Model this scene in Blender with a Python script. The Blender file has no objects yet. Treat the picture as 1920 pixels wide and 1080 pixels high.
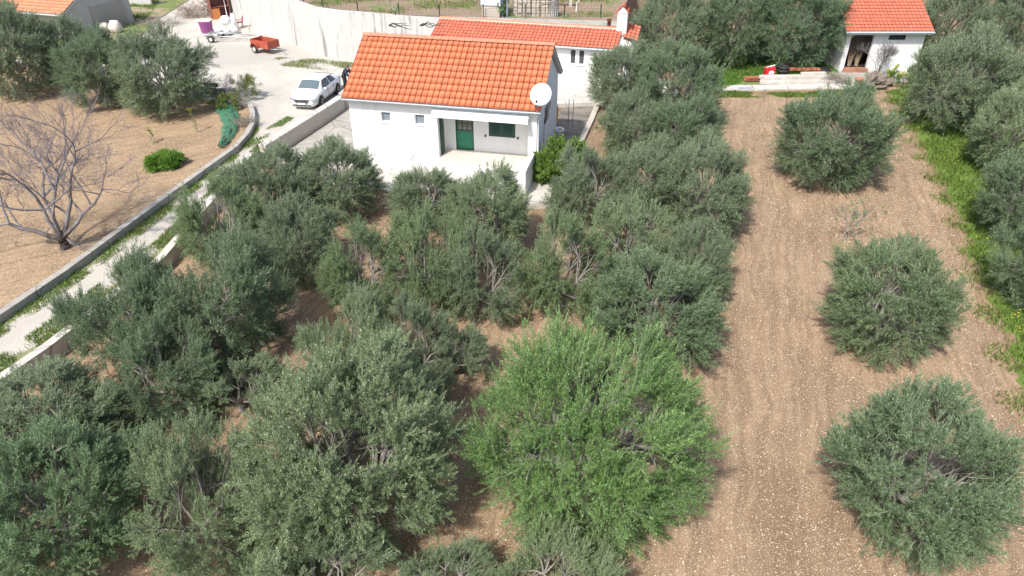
import bpy, math, random
import numpy as np
R = math.radians
# ------------------------------------------------------------------ camera, sky, sun, exposure
S = bpy.context.scene
COL = S.collection
CAM_H, PITCH, FPX = 15.5, R(33), 1297.0
cam = bpy.data.cameras.new('camera'); cam_o = bpy.data.objects.new('camera', cam); COL.objects.link(cam_o)
cam.sensor_width = 36; cam.lens = 36 * FPX / 1920; cam.clip_end = 2000; cam.clip_start = .1
cam_o.location = (0, 0, CAM_H); cam_o.rotation_euler = (math.pi/2 - PITCH, 0, 0)
S.camera = cam_o
SUN_EL, SUN_AZ = R(52), R(212)        # azimuth clockwise from +Y: behind the camera, to the left
w = bpy.data.worlds.new('World'); S.world = w; w.use_nodes = True
nt = w.node_tree; bg = nt.nodes['Background']; sk = nt.nodes.new('ShaderNodeTexSky')
sk.sky_type = 'NISHITA'; sk.sun_disc = False; sk.sun_elevation = SUN_EL; sk.sun_rotation = SUN_AZ
sk.dust_density = 3.0; sk.ozone_density = 0.6
nt.links.new(sk.outputs[0], bg.inputs[0]); bg.inputs[1].default_value = .148
sl = bpy.data.lights.new('sun', 'SUN'); sl.energy = 3.6; sl.angle = R(3); sl.color = (1, .95, .88)
so = bpy.data.objects.new('sun', sl); COL.objects.link(so)
so.rotation_euler = (math.pi/2 - SUN_EL, 0, -SUN_AZ + math.pi); so.location = (-20, -30, 50)
S.view_settings.view_transform = 'Standard'; S.view_settings.look = 'None'
S.view_settings.exposure = .56; S.view_settings.gamma = 1
S.cycles.max_bounces = 6; S.cycles.transparent_max_bounces = 8

# ------------------------------------------------------------------ pixel <-> world helpers (photo 1920x1080)
def W(px, py, z=0.0):
    a = PITCH + math.atan((py-540)/FPX); Y = (CAM_H-z)/math.tan(a)
    d = Y*math.cos(PITCH) + (CAM_H-z)*math.sin(PITCH)
    return ((px-960)/FPX*d, Y)
def depth_of(Y, z): return Y*math.cos(PITCH) + (CAM_H-z)*math.sin(PITCH)

# ------------------------------------------------------------------ node helpers
MATS = {}
def new_mat(name):
    m = bpy.data.materials.new(name); m.use_nodes = True
    n = m.node_tree.nodes; return m, n, m.node_tree.links, n['Principled BSDF']
def c4(c): return (c[0], c[1], c[2], 1)
def noise(n, l, vec, scale, detail=4, rough=.6, dist=0):
    t = n.new('ShaderNodeTexNoise'); t.inputs['Scale'].default_value = scale; t.inputs['Detail'].default_value = detail
    t.inputs['Roughness'].default_value = rough; t.inputs['Distortion'].default_value = dist
    if vec is not None: l.new(vec, t.inputs['Vector'])
    return t.outputs['Fac']
def ramp(n, l, fac, stops):
    r = n.new('ShaderNodeValToRGB'); e = r.color_ramp.elements
    while len(e) < len(stops): e.new(.5)
    for i, (p, c) in enumerate(stops):
        e[i].position = p; e[i].color = c4(c) if isinstance(c, tuple) else (c, c, c, 1)
    l.new(fac, r.inputs[0]); return r.outputs[0]
def mix(n, l, fac, a, b, mode='MIX'):
    m = n.new('ShaderNodeMix'); m.data_type = 'RGBA'; m.blend_type = mode
    for s, v in ((m.inputs[0], fac), (m.inputs[6], a), (m.inputs[7], b)):
        if isinstance(v, (int, float)): s.default_value = v
        elif isinstance(v, tuple): s.default_value = c4(v)
        else: l.new(v, s)
    return m.outputs[2]
def math_(n, l, op, a, b=0.0, clamp=False):
    m = n.new('ShaderNodeMath'); m.operation = op; m.use_clamp = clamp
    for s, v in ((m.inputs[0], a), (m.inputs[1], b)):
        if isinstance(v, (int, float)): s.default_value = v
        else: l.new(v, s)
    return m.outputs[0]
def bump(n, l, p, h, strength=.4, dist=.02):
    b = n.new('ShaderNodeBump'); b.inputs['Strength'].default_value = strength; b.inputs['Distance'].default_value = dist
    l.new(h, b.inputs['Height']); l.new(b.outputs[0], p.inputs['Normal'])
def world_pos(n): return n.new('ShaderNodeNewGeometry').outputs['Position']
def obj_pos(n): return n.new('ShaderNodeTexCoord').outputs['Object']
def mapping(n, l, vec, scale=(1, 1, 1), rot=0):
    r = n.new('ShaderNodeMapping'); r.inputs['Rotation'].default_value = (0, 0, rot); l.new(vec, r.inputs['Vector'])
    m = n.new('ShaderNodeMapping'); m.inputs['Scale'].default_value = scale; l.new(r.outputs[0], m.inputs['Vector']); return m.outputs[0]

def plain(name, col, rough=.6, metal=0, var=.18, scale=3.0, coord='obj', bmp=0.0, bscale=40, dirt=None):
    """principled with a cloudy tone variation, optional grain and dirt blotches"""
    if name in MATS: return MATS[name]
    m, n, l, p = new_mat(name)
    v = obj_pos(n) if coord == 'obj' else world_pos(n)
    f = noise(n, l, v, scale, 5, .65)
    a = tuple(x*(1-var) for x in col); b = tuple(min(1, x*(1+var)) for x in col)
    c = ramp(n, l, f, [(.3, a), (.7, b)])
    if dirt:
        g = noise(n, l, v, dirt[1], 6, .7)
        c = mix(n, l, ramp(n, l, g, [(dirt[2], 0.0), (dirt[2]+.14, 1.0)]), c, dirt[0])
    l.new(c, p.inputs['Base Color']); p.inputs['Roughness'].default_value = rough; p.inputs['Metallic'].default_value = metal
    if 'concrete' in name and coord=='w':
        vo=n.new('ShaderNodeTexVoronoi'); vo.feature='DISTANCE_TO_EDGE'; vo.inputs['Scale'].default_value=.42; l.new(v,vo.inputs['Vector'])
        k_=ramp(n,l,math_(n,l,'ADD',vo.outputs['Distance'],math_(n,l,'MULTIPLY',noise(n,l,v,8,3),.012)),[(.010,.75),(.024,0.0)])
        c=mix(n,l,k_,c,tuple(x*.35 for x in col)); c=mix(n,l,ramp(n,l,noise(n,l,v,4,6,.8),[(.50,0.0),(.72,.6)]),c,tuple(x*.6 for x in col)); l.new(c,p.inputs['Base Color'])
    if bmp: bump(n, l, p, noise(n, l, v, bscale, 4), bmp, .02)
    MATS[name] = m; return m

# ------------------------------------------------------------------ mesh builder
class MB:
    def __init__(s): s.v = []; s.f = []; s.m = []; s.smooth = []
    def add(s, vs, fs, mi=0, sm=False):
        o = len(s.v); s.v += [tuple(x) for x in vs]
        for f in fs: s.f.append(tuple(o+i for i in f)); s.m.append(mi); s.smooth.append(sm)
    def box(s, x0, y0, z0, x1, y1, z1, mi=0):
        s.add([(x0,y0,z0),(x1,y0,z0),(x1,y1,z0),(x0,y1,z0),(x0,y0,z1),(x1,y0,z1),(x1,y1,z1),(x0,y1,z1)],
              [(0,3,2,1),(4,5,6,7),(0,1,5,4),(1,2,6,5),(2,3,7,6),(3,0,4,7)], mi)
    def bbox(s, x0, y0, z0, x1, y1, z1, b=.02, mi=0):
        """box with chamfered vertical and top edges"""
        b = min(b, (x1-x0)/3, (y1-y0)/3, (z1-z0)/3)
        ring = lambda i, z: [(x0+i+b,y0+i,z),(x1-i-b,y0+i,z),(x1-i,y0+i+b,z),(x1-i,y1-i-b,z),(x1-i-b,y1-i,z),(x0+i+b,y1-i,z),(x0+i,y1-i-b,z),(x0+i,y0+i+b,z)]
        vs = ring(0,z0)+ring(0,z1-b)+ring(b,z1)
        fs = [tuple(range(7,-1,-1)), tuple(range(16,24))]
        for k in (0,8):
            for i in range(8): j=(i+1)%8; fs.append((k+i,k+j,k+8+j,k+8+i))
        s.add(vs, fs, mi)
    def prism(s, poly, z0, z1, mi=0):
        n=len(poly); a=sum(poly[i][0]*poly[(i+1)%n][1]-poly[(i+1)%n][0]*poly[i][1] for i in range(n))
        if a<0: poly=poly[::-1]
        s.add([(x,y,z0) for x,y in poly]+[(x,y,z1) for x,y in poly],
              [tuple(range(n-1,-1,-1)), tuple(range(n,2*n))]+[(i,(i+1)%n,n+(i+1)%n,n+i) for i in range(n)], mi)
    def tube(s, pts, rs, k=6, mi=0, cap=True, sm=True):
        pts=[np.array(p,float) for p in pts]; rs=rs if hasattr(rs,'__len__') else [rs]*len(pts)
        vs=[]; up=np.array((.13,.21,1.)); 
        for i,p in enumerate(pts):
            d=pts[min(i+1,len(pts)-1)]-pts[max(i-1,0)]; d=d/(np.linalg.norm(d)+1e-9)
            u=np.cross(d,up); 
            if np.linalg.norm(u)<.1: u=np.cross(d,(1,0,0))
            u/=np.linalg.norm(u); v=np.cross(d,u)
            for j in range(k):
                a=2*math.pi*j/k; vs.append(p+rs[i]*(u*math.cos(a)+v*math.sin(a)))
        fs=[(i*k+j,i*k+(j+1)%k,(i+1)*k+(j+1)%k,(i+1)*k+j) for i in range(len(pts)-1) for j in range(k)]
        if cap: fs+= [tuple(range(k)), tuple(range((len(pts)-1)*k+k-1,(len(pts)-1)*k-1,-1))]
        s.add(vs,fs,mi,sm)
    def lathe(s, prof, c=(0,0,0), k=20, mi=0, sm=True, cap=True):
        vs=[(c[0]+r*math.cos(2*math.pi*j/k), c[1]+r*math.sin(2*math.pi*j/k), c[2]+z) for r,z in prof for j in range(k)]
        fs=[(i*k+j,i*k+(j+1)%k,(i+1)*k+(j+1)%k,(i+1)*k+j) for i in range(len(prof)-1) for j in range(k)]
        if cap: fs+=[tuple(range(k-1,-1,-1))]
        s.add(vs,fs,mi,sm)
    def quad(s, a, b, c, d, mi=0): s.add([a,b,c,d],[(0,1,2,3)],mi)
    def blob(s, c, r, seed=0, k=10, mi=0, rough=.2, sm=False):
        rnd=random.Random(seed); vs=[]; n=6
        for i in range(n+1):
            th=math.pi*i/n
            for j in range(k):
                ph=2*math.pi*(j+.5*(i%2))/k; q=1+rnd.uniform(-rough,rough) if 0<i<n else 1
                vs.append((c[0]+r[0]*q*math.sin(th)*math.cos(ph), c[1]+r[1]*q*math.sin(th)*math.sin(ph), c[2]-r[2]*q*math.cos(th)))
        fs=[(i*k+j,i*k+(j+1)%k,(i+1)*k+(j+1)%k,(i+1)*k+j) for i in range(n) for j in range(k)]
        s.add(vs,fs,mi,sm)
    def build(s, name, mats, parent=None, loc=None, rot=None):
        me=bpy.data.meshes.new(name); me.from_pydata(s.v,[],s.f)
        mats = mats if isinstance(mats,(list,tuple)) else [mats]
        for m in mats: me.materials.append(m)
        me.polygons.foreach_set('material_index', s.m); me.polygons.foreach_set('use_smooth', s.smooth); me.update()
        o=bpy.data.objects.new(name,me); COL.objects.link(o)
        if parent: o.parent=parent
        if loc is not None: o.location=loc
        if rot is not None: o.rotation_euler=rot
        return o
def fast_mesh(name, V, Q, mats, rnd=None, smooth=False, mi=None):
    """V (n,3), Q (m,k) same-size polygons"""
    me=bpy.data.meshes.new(name); k=Q.shape[1]
    me.vertices.add(len(V)); me.vertices.foreach_set('co', V.astype(np.float32).ravel())
    me.loops.add(Q.size); me.loops.foreach_set('vertex_index', Q.astype(np.int32).ravel())
    me.polygons.add(len(Q)); me.polygons.foreach_set('loop_start', np.arange(0,Q.size,k,dtype=np.int32))
    for m in (mats if isinstance(mats,(list,tuple)) else [mats]): me.materials.append(m)
    if mi is not None: me.polygons.foreach_set('material_index', mi.astype(np.int32))
    if smooth: me.polygons.foreach_set('use_smooth', np.ones(len(Q),bool))
    me.update(calc_edges=True)
    if rnd is not None:
        a=me.attributes.new('rnd','FLOAT','FACE'); a.data.foreach_set('value', rnd.astype(np.float32))
    return me
def link(name, me, parent=None):
    o=bpy.data.objects.new(name, me); COL.objects.link(o)
    if parent: o.parent=parent
    return o
def tag(o, label=None, cat=None, group=None, kind=None):
    if label: o['label']=label
    if cat: o['category']=cat
    if group: o['group']=group
    if kind: o['kind']=kind
    return o
def thing(name, label, cat, loc=(0,0,0), rz=0, group=None):
    o=bpy.data.objects.new(name,None); COL.objects.link(o); o.location=loc; o.rotation_euler=(0,0,rz)
    o.empty_display_size=.2
    return tag(o,label,cat,group)

# ------------------------------------------------------------------ materials
def soil_mat(name, dark, light, stone, stone_amt, furrow_rot, straw=None):
    m,n,l,p = new_mat(name); P = world_pos(n)
    big = noise(n,l,P,.30,6,.7); mid = noise(n,l,P,2.2,6,.7); fine = noise(n,l,P,17,5,.75)
    c = ramp(n,l,mid,[(.3,dark),(.72,light)])
    c = mix(n,l,ramp(n,l,fine,[(.3,1.0),(.62,0.0)]),c,tuple(x*.62 for x in dark))
    c = mix(n,l,math_(n,l,'MULTIPLY',ramp(n,l,big,[(.35,0.0),(.7,1.0)]),.55),c,tuple(min(1,x*1.22) for x in light))
    c = mix(n,l,ramp(n,l,noise(n,l,P,.8,6,.75),[(.52,0.0),(.68,.35)]),c,tuple(x*.8 for x in dark))
    # rows left by the tiller
    wv=n.new('ShaderNodeVectorMath'); wv.operation='MULTIPLY_ADD'; nn_=n.new('ShaderNodeTexNoise'); nn_.inputs['Scale'].default_value=.5; nn_.inputs['Detail'].default_value=3; l.new(P,nn_.inputs['Vector']); l.new(nn_.outputs['Color'],wv.inputs[0]); wv.inputs[1].default_value=(.9,.9,0); l.new(P,wv.inputs[2])
    fm = mapping(n,l,wv.outputs[0],(1,.05,1),furrow_rot); fr = noise(n,l,fm,3.3,3,.6,.2)
    c = mix(n,l,ramp(n,l,fr,[(.40,.55),(.58,0.0)]),c,tuple(x*.68 for x in dark))
    if straw:
        sm = mapping(n,l,P,(9,30,9),.6); sf = noise(n,l,sm,1.0,4,.7)
        c = mix(n,l,ramp(n,l,sf,[(.52,0.0),(.60,.8)]),c,straw)
    h = math_(n,l,'ADD',fine,math_(n,l,'MULTIPLY',fr,2.2))
    for sc,th,seed in ((12,.16,3),(22,.20,0),(38,.22,7)):
        v = n.new('ShaderNodeTexVoronoi'); v.inputs['Scale'].default_value=sc
        off = n.new('ShaderNodeVectorMath'); off.operation='ADD'; off.inputs[1].default_value=(seed,seed*2,0); l.new(P,off.inputs[0]); l.new(off.outputs[0],v.inputs['Vector'])
        sp = n.new('ShaderNodeSeparateColor'); l.new(v.outputs['Color'],sp.inputs[0])
        on = math_(n,l,'GREATER_THAN',sp.outputs[0],1-stone_amt)
        spot = math_(n,l,'MULTIPLY',math_(n,l,'LESS_THAN',v.outputs['Distance'],th*1.6),on)
        c = mix(n,l,math_(n,l,'MULTIPLY',spot,math_(n,l,'MULTIPLY_ADD',sp.outputs[1],.6)),c,stone)
        h = math_(n,l,'ADD',h,math_(n,l,'MULTIPLY',spot,.6))
    l.new(c,p.inputs['Base Color']); p.inputs['Roughness'].default_value=.95; p.inputs['Specular IOR Level'].default_value=.15
    bump(n,l,p,h,.8,.05); return m
M_SOIL = soil_mat('tilled_soil',(.25,.165,.104),(.39,.280,.182),(.60,.51,.38),.20,R(18))
M_FIELD = soil_mat('dry_field_soil',(.26,.18,.115),(.40,.29,.19),(.62,.52,.38),.12,R(60),(.55,.42,.26))
def gravel_mat(name, base, dirt, green=None, gscale=.5, gth=.55):
    m,n,l,p = new_mat(name); P = world_pos(n)
    a = noise(n,l,P,.5,5,.6); b = noise(n,l,P,6,6,.75); c1 = noise(n,l,P,28,4,.7)
    c = mix(n,l,ramp(n,l,a,[(.40,0.0),(.68,.75)]),base,dirt)
    c = mix(n,l,ramp(n,l,b,[(.42,.45),(.62,0.0)]),c,tuple(x*.7 for x in dirt))
    c = mix(n,l,ramp(n,l,c1,[(.35,.7),(.55,0.0)]),c,tuple(x*.55 for x in dirt))
    if green:
        g = noise(n,l,P,gscale,7,.72); c = mix(n,l,ramp(n,l,g,[(gth,0.0),(gth+.06,.9)]),c,green)
    if name=='white_gravel':   # worn grey patch of the yard
        cx,cy=W(470,102,.5); dm=n.new('ShaderNodeVectorMath'); dm.operation='SUBTRACT'; l.new(P,dm.inputs[0]); dm.inputs[1].default_value=(cx,cy,.5)
        sc=n.new('ShaderNodeMapping'); sc.inputs['Rotation'].default_value=(0,0,R(48)); sc.inputs['Scale'].default_value=(.10,.20,0); l.new(dm.outputs[0],sc.inputs['Vector'])
        ln=n.new('ShaderNodeVectorMath'); ln.operation='LENGTH'; l.new(sc.outputs[0],ln.inputs[0])
        f=math_(n,l,'ADD',ln.outputs['Value'],math_(n,l,'SUBTRACT',math_(n,l,'MULTIPLY',noise(n,l,P,.55,6,.7),1.5),.75))
        c=mix(n,l,ramp(n,l,f,[(.55,.8),(1.0,0.0)]),c,mix(n,l,b,(.30,.285,.26),(.50,.48,.44)))
    l.new(c,p.inputs['Base Color']); p.inputs['Roughness'].default_value=.95; p.inputs['Specular IOR Level'].default_value=.1
    bump(n,l,p,math_(n,l,'ADD',b,c1),.6,.04); return m
M_GRAVEL = gravel_mat('white_gravel',(.66,.63,.57),(.47,.44,.39))
M_GREY_GRAVEL = gravel_mat('grey_gravel',(.46,.44,.40),(.36,.34,.31),(.20,.24,.09),.9,.60)
M_ROUGH = gravel_mat('rough_ground',(.42,.34,.24),(.33,.27,.19),(.13,.19,.055),.35,.47)
M_TERR = gravel_mat('terrace_soil',(.36,.27,.20),(.28,.20,.15),(.15,.20,.07),.28,.54)
M_CONC = plain('concrete',(.36,.345,.31),.9,0,.2,1.2,'w',.4,30,((.26,.25,.22),.9,.56))
M_CONC_L = plain('pale_concrete',(.50,.48,.44),.9,0,.18,1.5,'w',.3,30,((.38,.36,.32),1.6,.58))
M_CONC_D = plain('damp_concrete',(.20,.18,.15),.8,0,.3,.9,'w',.3,30,((.11,.10,.09),.7,.5))
def stone_face():
    m,n,l,p = new_mat('rubble_face'); P = world_pos(n)
    v = n.new('ShaderNodeTexVoronoi'); v.inputs['Scale'].default_value=7; l.new(P,v.inputs['Vector'])
    e = n.new('ShaderNodeTexVoronoi'); e.feature='DISTANCE_TO_EDGE'; e.inputs['Scale'].default_value=7; l.new(P,e.inputs['Vector'])
    c = mix(n,l,noise(n,l,P,9,5,.7),(.42,.38,.33),(.62,.58,.52))
    c = mix(n,l,v.outputs['Color'],c,(.45,.40,.34)); c = mix(n,l,ramp(n,l,e.outputs['Distance'],[(.0,.6),(.06,0.0)]),c,(.30,.27,.23))
    l.new(c,p.inputs['Base Color']); p.inputs['Roughness'].default_value=.95; bump(n,l,p,e.outputs['Distance'],.6,.05); return m
M_RUBBLE = stone_face()
def render_mat(name, col, stain, amt):
    """painted render with rain streaks running down from the top"""
    m,n,l,p = new_mat(name); P = obj_pos(n)
    s = mapping(n,l,P,(1.3,1.3,.10)); f = noise(n,l,s,1.6,6,.7,.15)
    g = noise(n,l,P,.7,5,.6)
    c = mix(n,l,math_(n,l,'MULTIPLY',ramp(n,l,f,[(.56,0.0),(.68,1.0)]),amt),col,stain)
    c = mix(n,l,math_(n,l,'MULTIPLY',ramp(n,l,g,[(.5,0.0),(.7,1.0)]),.12),c,stain)
    sz_=n.new('ShaderNodeSeparateXYZ'); l.new(P,sz_.inputs[0]); ft=math_(n,l,'ADD',sz_.outputs[2],math_(n,l,'MULTIPLY',noise(n,l,P,2.2,6,.75),1.5))
    c=mix(n,l,ramp(n,l,ft,[(.75,.45),(1.05,0.0)]),c,(.42,.36,.28))
    l.new(c,p.inputs['Base Color']); p.inputs['Roughness'].default_value=.85
    bump(n,l,p,noise(n,l,P,55,3),.15,.01); return m
M_WHITE = render_mat('white_render',(.76,.76,.75),(.50,.49,.45),.30)
M_WALLW = render_mat('stained_white_render',(.50,.50,.485),(.17,.165,.15),.95)
M_GREYR = plain('grey_render',(.36,.36,.35),.9,0,.08,1.0)
M_SHEDW = render_mat('old_white_render',(.66,.68,.68),(.42,.43,.42),.5)
M_TRIM = plain('painted_metal_gutter',(.46,.52,.55),.45,0,.08)
M_PVC = plain('white_plastic',(.78,.78,.78),.4,0,.03)
M_GREEN = plain('dark_green_paint',(.018,.062,.045),.45,0,.15)
M_GREEN_SUNLIT = plain('sunlit_green_paint',(.012,.19,.105),.4,0,.10)  # brighter copy of the door green, sunlight on its lower half painted in
def glass(name, col):
    m,n,l,p = new_mat(name); p.inputs['Base Color'].default_value=c4(col); p.inputs['Roughness'].default_value=.08; p.inputs['Specular IOR Level'].default_value=.7; MATS[name]=m; return m
M_GLASS = glass('window_glass',(.05,.06,.07)); M_PANE = glass('grey_blue_pane',(.22,.26,.30)); M_CURT = glass('curtained_pane',(.16,.15,.12))
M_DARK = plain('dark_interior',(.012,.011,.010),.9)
M_BLACK = plain('black_rubber',(.02,.02,.02),.7)
def tile_mat(name, col):
    m,n,l,p = new_mat(name)
    a = n.new('ShaderNodeAttribute'); a.attribute_name='rnd'
    P = obj_pos(n); g = noise(n,l,P,1.1,5,.7); h = noise(n,l,P,14,4,.7)
    c = mix(n,l,a.outputs['Fac'],tuple(x*.88 for x in col),tuple(min(1,x*1.10) for x in col))
    c = mix(n,l,ramp(n,l,g,[(.5,0.0),(.72,.55)]),c,(col[0]*.72,col[1]*1.1,col[2]*1.5))
    st=noise(n,l,mapping(n,l,P,(2.2,.35,.35)),1.5,6,.75); c=mix(n,l,ramp(n,l,st,[(.56,0.0),(.70,.4)]),c,tuple(x*.5 for x in col))
    c = mix(n,l,ramp(n,l,h,[(.6,0.0),(.75,.3)]),c,tuple(x*.55 for x in col))
    l.new(c,p.inputs['Base Color']); p.inputs['Roughness'].default_value=.75; bump(n,l,p,h,.2,.01); return m
M_TILE = tile_mat('orange_roof_tile',(.56,.160,.072)); M_TILE2 = tile_mat('weathered_roof_tile',(.48,.130,.075)); M_TILE3 = tile_mat('pink_roof_tile',(.55,.24,.13))
M_TRIDGE = tile_mat('faded_ridge_tile',(.52,.20,.12))
M_JOINT = plain('tile_joint',(.09,.030,.014),.9)
M_MORTAR = plain('lime_mortar',(.62,.52,.42),.9)
def leaf_mat(name, top, under, top2):
    m,n,l,p = new_mat(name)
    g = n.new('ShaderNodeNewGeometry'); a = n.new('ShaderNodeAttribute'); a.attribute_name='rnd'
    oi = n.new('ShaderNodeObjectInfo')
    t = mix(n,l,a.outputs['Fac'],top,top2)
    c = mix(n,l,g.outputs['Backfacing'],t,under)
    c = mix(n,l,1.0,c,oi.outputs['Color'],'MULTIPLY')
    l.new(c,p.inputs['Base Color']); p.inputs['Roughness'].default_value=.42; p.inputs['Specular IOR Level'].default_value=.45
    tr = n.new('ShaderNodeBsdfTranslucent'); l.new(c,tr.inputs['Color'])
    ms = n.new('ShaderNodeMixShader'); ms.inputs[0].default_value=.18
    l.new(p.outputs[0],ms.inputs[1]); l.new(tr.outputs[0],ms.inputs[2]); l.new(ms.outputs[0],n['Material Output'].inputs[0]); return m
M_OLIVE = leaf_mat('olive_leaf',(.038,.080,.027),(.38,.46,.33),(.245,.315,.17))
M_BRIGHT = leaf_mat('green_leaf',(.085,.17,.025),(.16,.26,.06),(.17,.27,.045))
M_GRASS = leaf_mat('grass_blade',(.12,.23,.035),(.14,.24,.045),(.30,.34,.09))
M_YELLOW = plain('yellow_petals',(.75,.62,.03),.6)
M_BARK = plain('olive_bark',(.22,.205,.185),.9,0,.35,9,'obj',.5,30)
M_TWIG = plain('olive_twig',(.26,.27,.20),.8,0,.2)
def fig_bark():
    m,n,l,p = new_mat('grey_bark'); P=obj_pos(n); s=n.new('ShaderNodeSeparateXYZ'); l.new(P,s.inputs[0])
    f=math_(n,l,'ADD',s.outputs[2],math_(n,l,'MULTIPLY',noise(n,l,P,3,4),1.0))
    c=ramp(n,l,math_(n,l,'MULTIPLY',f,.35),[(.38,(.035,.026,.022)),(.62,(.23,.21,.215))])
    l.new(c,p.inputs['Base Color']); p.inputs['Roughness'].default_value=.9; bump(n,l,p,noise(n,l,P,20,4),.5,.02); return m
M_FIG = fig_bark(); M_FIGT = plain('lilac_grey_twig',(.20,.175,.19),.85,0,.15)

# ------------------------------------------------------------------ SETTING: ground sheets
def slab(name, poly, z, mat, z0=-.4, cat=None):
    b=MB(); b.prism(poly, z0, z); return tag(b.build(name, mat), kind='structure')
g=MB(); g.quad((-500,-60,0),(500,-60,0),(500,600,0),(-500,600,0)); tag(g.build('ground',M_SOIL),kind='structure')
# curb line of the left field, world XY (field side .. road side)
CURB=[W(-160,700,.8),W(0,588,.8),W(120,508,.8),W(300,376,.8),W(440,276,.8),W(462,252,.8),W(473,232,.8),W(474,212,.8),W(468,194,.8)]
ROADR=[W(-160,800,.5),W(0,704,.5),W(90,640,.5),W(300,480,.5),W(440,330,.5),(-14.3,37.4),(-11.9,46.0),(-10.9,50.5)]
slab('gravel_yard',[(-10.9,50.5),(-11.9,46),(-14.0,38.5)]+[(-17.5,38.5),(-19,46),(-60,49),(-60,110),(-34,90)]+[(-30,76),(-21.1,64.8),(-15.6,58.2),(-10.9,57.3),(-6.0,56.9),(-6.0,50)],.5,M_GRAVEL)
FIELD=[(x-.12,y) for x,y in CURB]+[(-20.6,46.4),(-24.5,48.0),(-30,51.5),(-37,55.5),(-60,58),(-120,58),(-120,10),(-40,10)]
slab('field',FIELD,.62,M_FIELD)
slab('grass_ground',[(-37.5,57),(-60,58.5),(-75,62),(-75,84),(-36,84),(-35,72),(-33,62)],.56,M_ROUGH)
# road: strip mesh, u across; weeds grow at both edges and in the middle
def road_mat():
    m,n,l,p=new_mat('track'); P=world_pos(n); a=n.new('ShaderNodeAttribute'); a.attribute_name='edge'
    c=mix(n,l,noise(n,l,P,1.2,5,.6),(.54,.51,.46),(.38,.355,.31))
    c=mix(n,l,ramp(n,l,noise(n,l,P,24,4,.7),[(.38,.5),(.55,0.0)]),c,(.34,.31,.26))
    g=math_(n,l,'ADD',a.outputs['Fac'],math_(n,l,'MULTIPLY_ADD',noise(n,l,P,1.7,6,.7),1.0))
    g=math_(n,l,'ADD',a.outputs['Fac'],math_(n,l,'SUBTRACT',math_(n,l,'MULTIPLY',noise(n,l,P,1.7,7,.75),1.6),.8))
    green=mix(n,l,noise(n,l,P,9,4,.7),(.09,.14,.03),(.30,.28,.16))
    c=mix(n,l,ramp(n,l,g,[(.48,0.0),(.60,.95)]),c,green)
    l.new(c,p.inputs['Base Color']); p.inputs['Roughness'].default_value=.95; bump(n,l,p,noise(n,l,P,14,5),.6,.05); return m
def resample(pts,n):
    pts=np.array(pts); d=np.r_[0,np.cumsum(np.linalg.norm(np.diff(pts,axis=0),axis=1))]; t=np.linspace(0,d[-1],n)
    return np.c_[np.interp(t,d,pts[:,0]),np.interp(t,d,pts[:,1])]
LQ=resample([(x+.15,y) for x,y in CURB[:6]]+[(-16.5,46)],60); RQ=resample(ROADR[:6]+[(-13.4,41)],60)
nu=9; V=[];E=[]
for a,b in zip(LQ,RQ):
    for j in range(nu):
        t=j/(nu-1); q=a*(1-t)+b*t; V.append((q[0],q[1],.515)); fd=max(0,min(1,(44.0-q[1])/4)); E.append((max(0,1-t/.30)*.95+max(0,(t-.62)/.38)*.9)*(fd if t>.5 else fd**.5))
V=np.array(V); Q=np.array([(i*nu+j,i*nu+j+1,(i+1)*nu+j+1,(i+1)*nu+j) for i in range(59) for j in range(nu-1)])
me=fast_mesh('road',V,Q,road_mat()); at=me.attributes.new('edge','FLOAT','POINT'); at.data.foreach_set('value',np.array(E,np.float32))
tag(link('road',me),kind='structure')
slab('road_bed',[tuple(p) for p in LQ]+[tuple(p) for p in RQ[::-1]],.49,M_GRAVEL)
# yard beside and behind the house, the path at its right
slab('house_yard',[(-13.7,37.0),(-11.7,43.6),(-10.7,48.6),(-7.4,48.4),(-8.3,36),(-9.2,33.9),(-11.6,34.2)],.10,M_CONC)
slab('front_apron',[(-9.2,36.6),(-9.4,34.6),(-6.2,32.8),(-5.9,35.8)],.14,M_CONC_L)
slab('corner_apron',[(.5,31.0),(1.9,31.2),(2.2,34.0),(1.1,34.2)],.34,M_CONC_L)
slab('back_yard',[(-7.4,44.4),(2.7,42.2),(3.1,46.6),(6.3,46.9),(12,48.5),(12,52),(-9,56.5),(-9.5,50)],.28,M_CONC_L)
slab('path',[(1.0,34.4),(1.9,38),(2.85,42.1),(3.4,46.6),(5.75,46.9),(4.9,43.5),(3.85,39.6),(3.0,35.5),(2.6,34)],.03,M_CONC_D)
slab('upper_terrace',[(-38,112),(-30.2,76.2),(-21.3,65.0),(-15.7,58.35),(-10.9,57.5),(-5.9,57.2),(8.6,54.8),(8.9,60),(12,72),(60,74),(400,76),(400,600),(-200,600),(-200,400)],3.55,M_TERR,-.4)
slab('grove_grass',[W(1350,168,0),W(1340,140,0),W(1200,120,0),W(1300,60,0),W(1560,90,0),W(1575,160,0)],.02,M_ROUGH,-.2)
slab('kerb_strip',[(13.2,50.1),(25.6,50.9),(25.6,51.9),(13.6,51.4)],.10,M_CONC_L,-.2)
slab('shed_forecourt',[(23.6,51.95),(29.8,52.1),(31.5,54.9),(24.6,54.9)],.13,M_CONC,-.2)
# grassy margin at the right edge of the field
GE=[(27.4,49.5),(25.6,42.5),(23.4,35.1),(21.8,30),(20.0,25.5),(18.6,21),(17.2,17.8),(15.6,12)]
def wob(pts,n,amp,seed):
    r=random.Random(seed); q=resample(pts,n); return [(x+r.uniform(-amp,amp),y+r.uniform(-amp,amp)) for x,y in q]
M_VERGE=gravel_mat('grass_margin',(.19,.27,.07),(.14,.21,.05),(.33,.29,.15),.45,.66)
slab('grass_margin',wob([(x+.10,y) for x,y in GE],150,.30,3)+[(60,12),(60,54.5),(31.8,54.6),(29.9,52),(27.6,50.2)],.015,M_VERGE,-.2)

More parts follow.
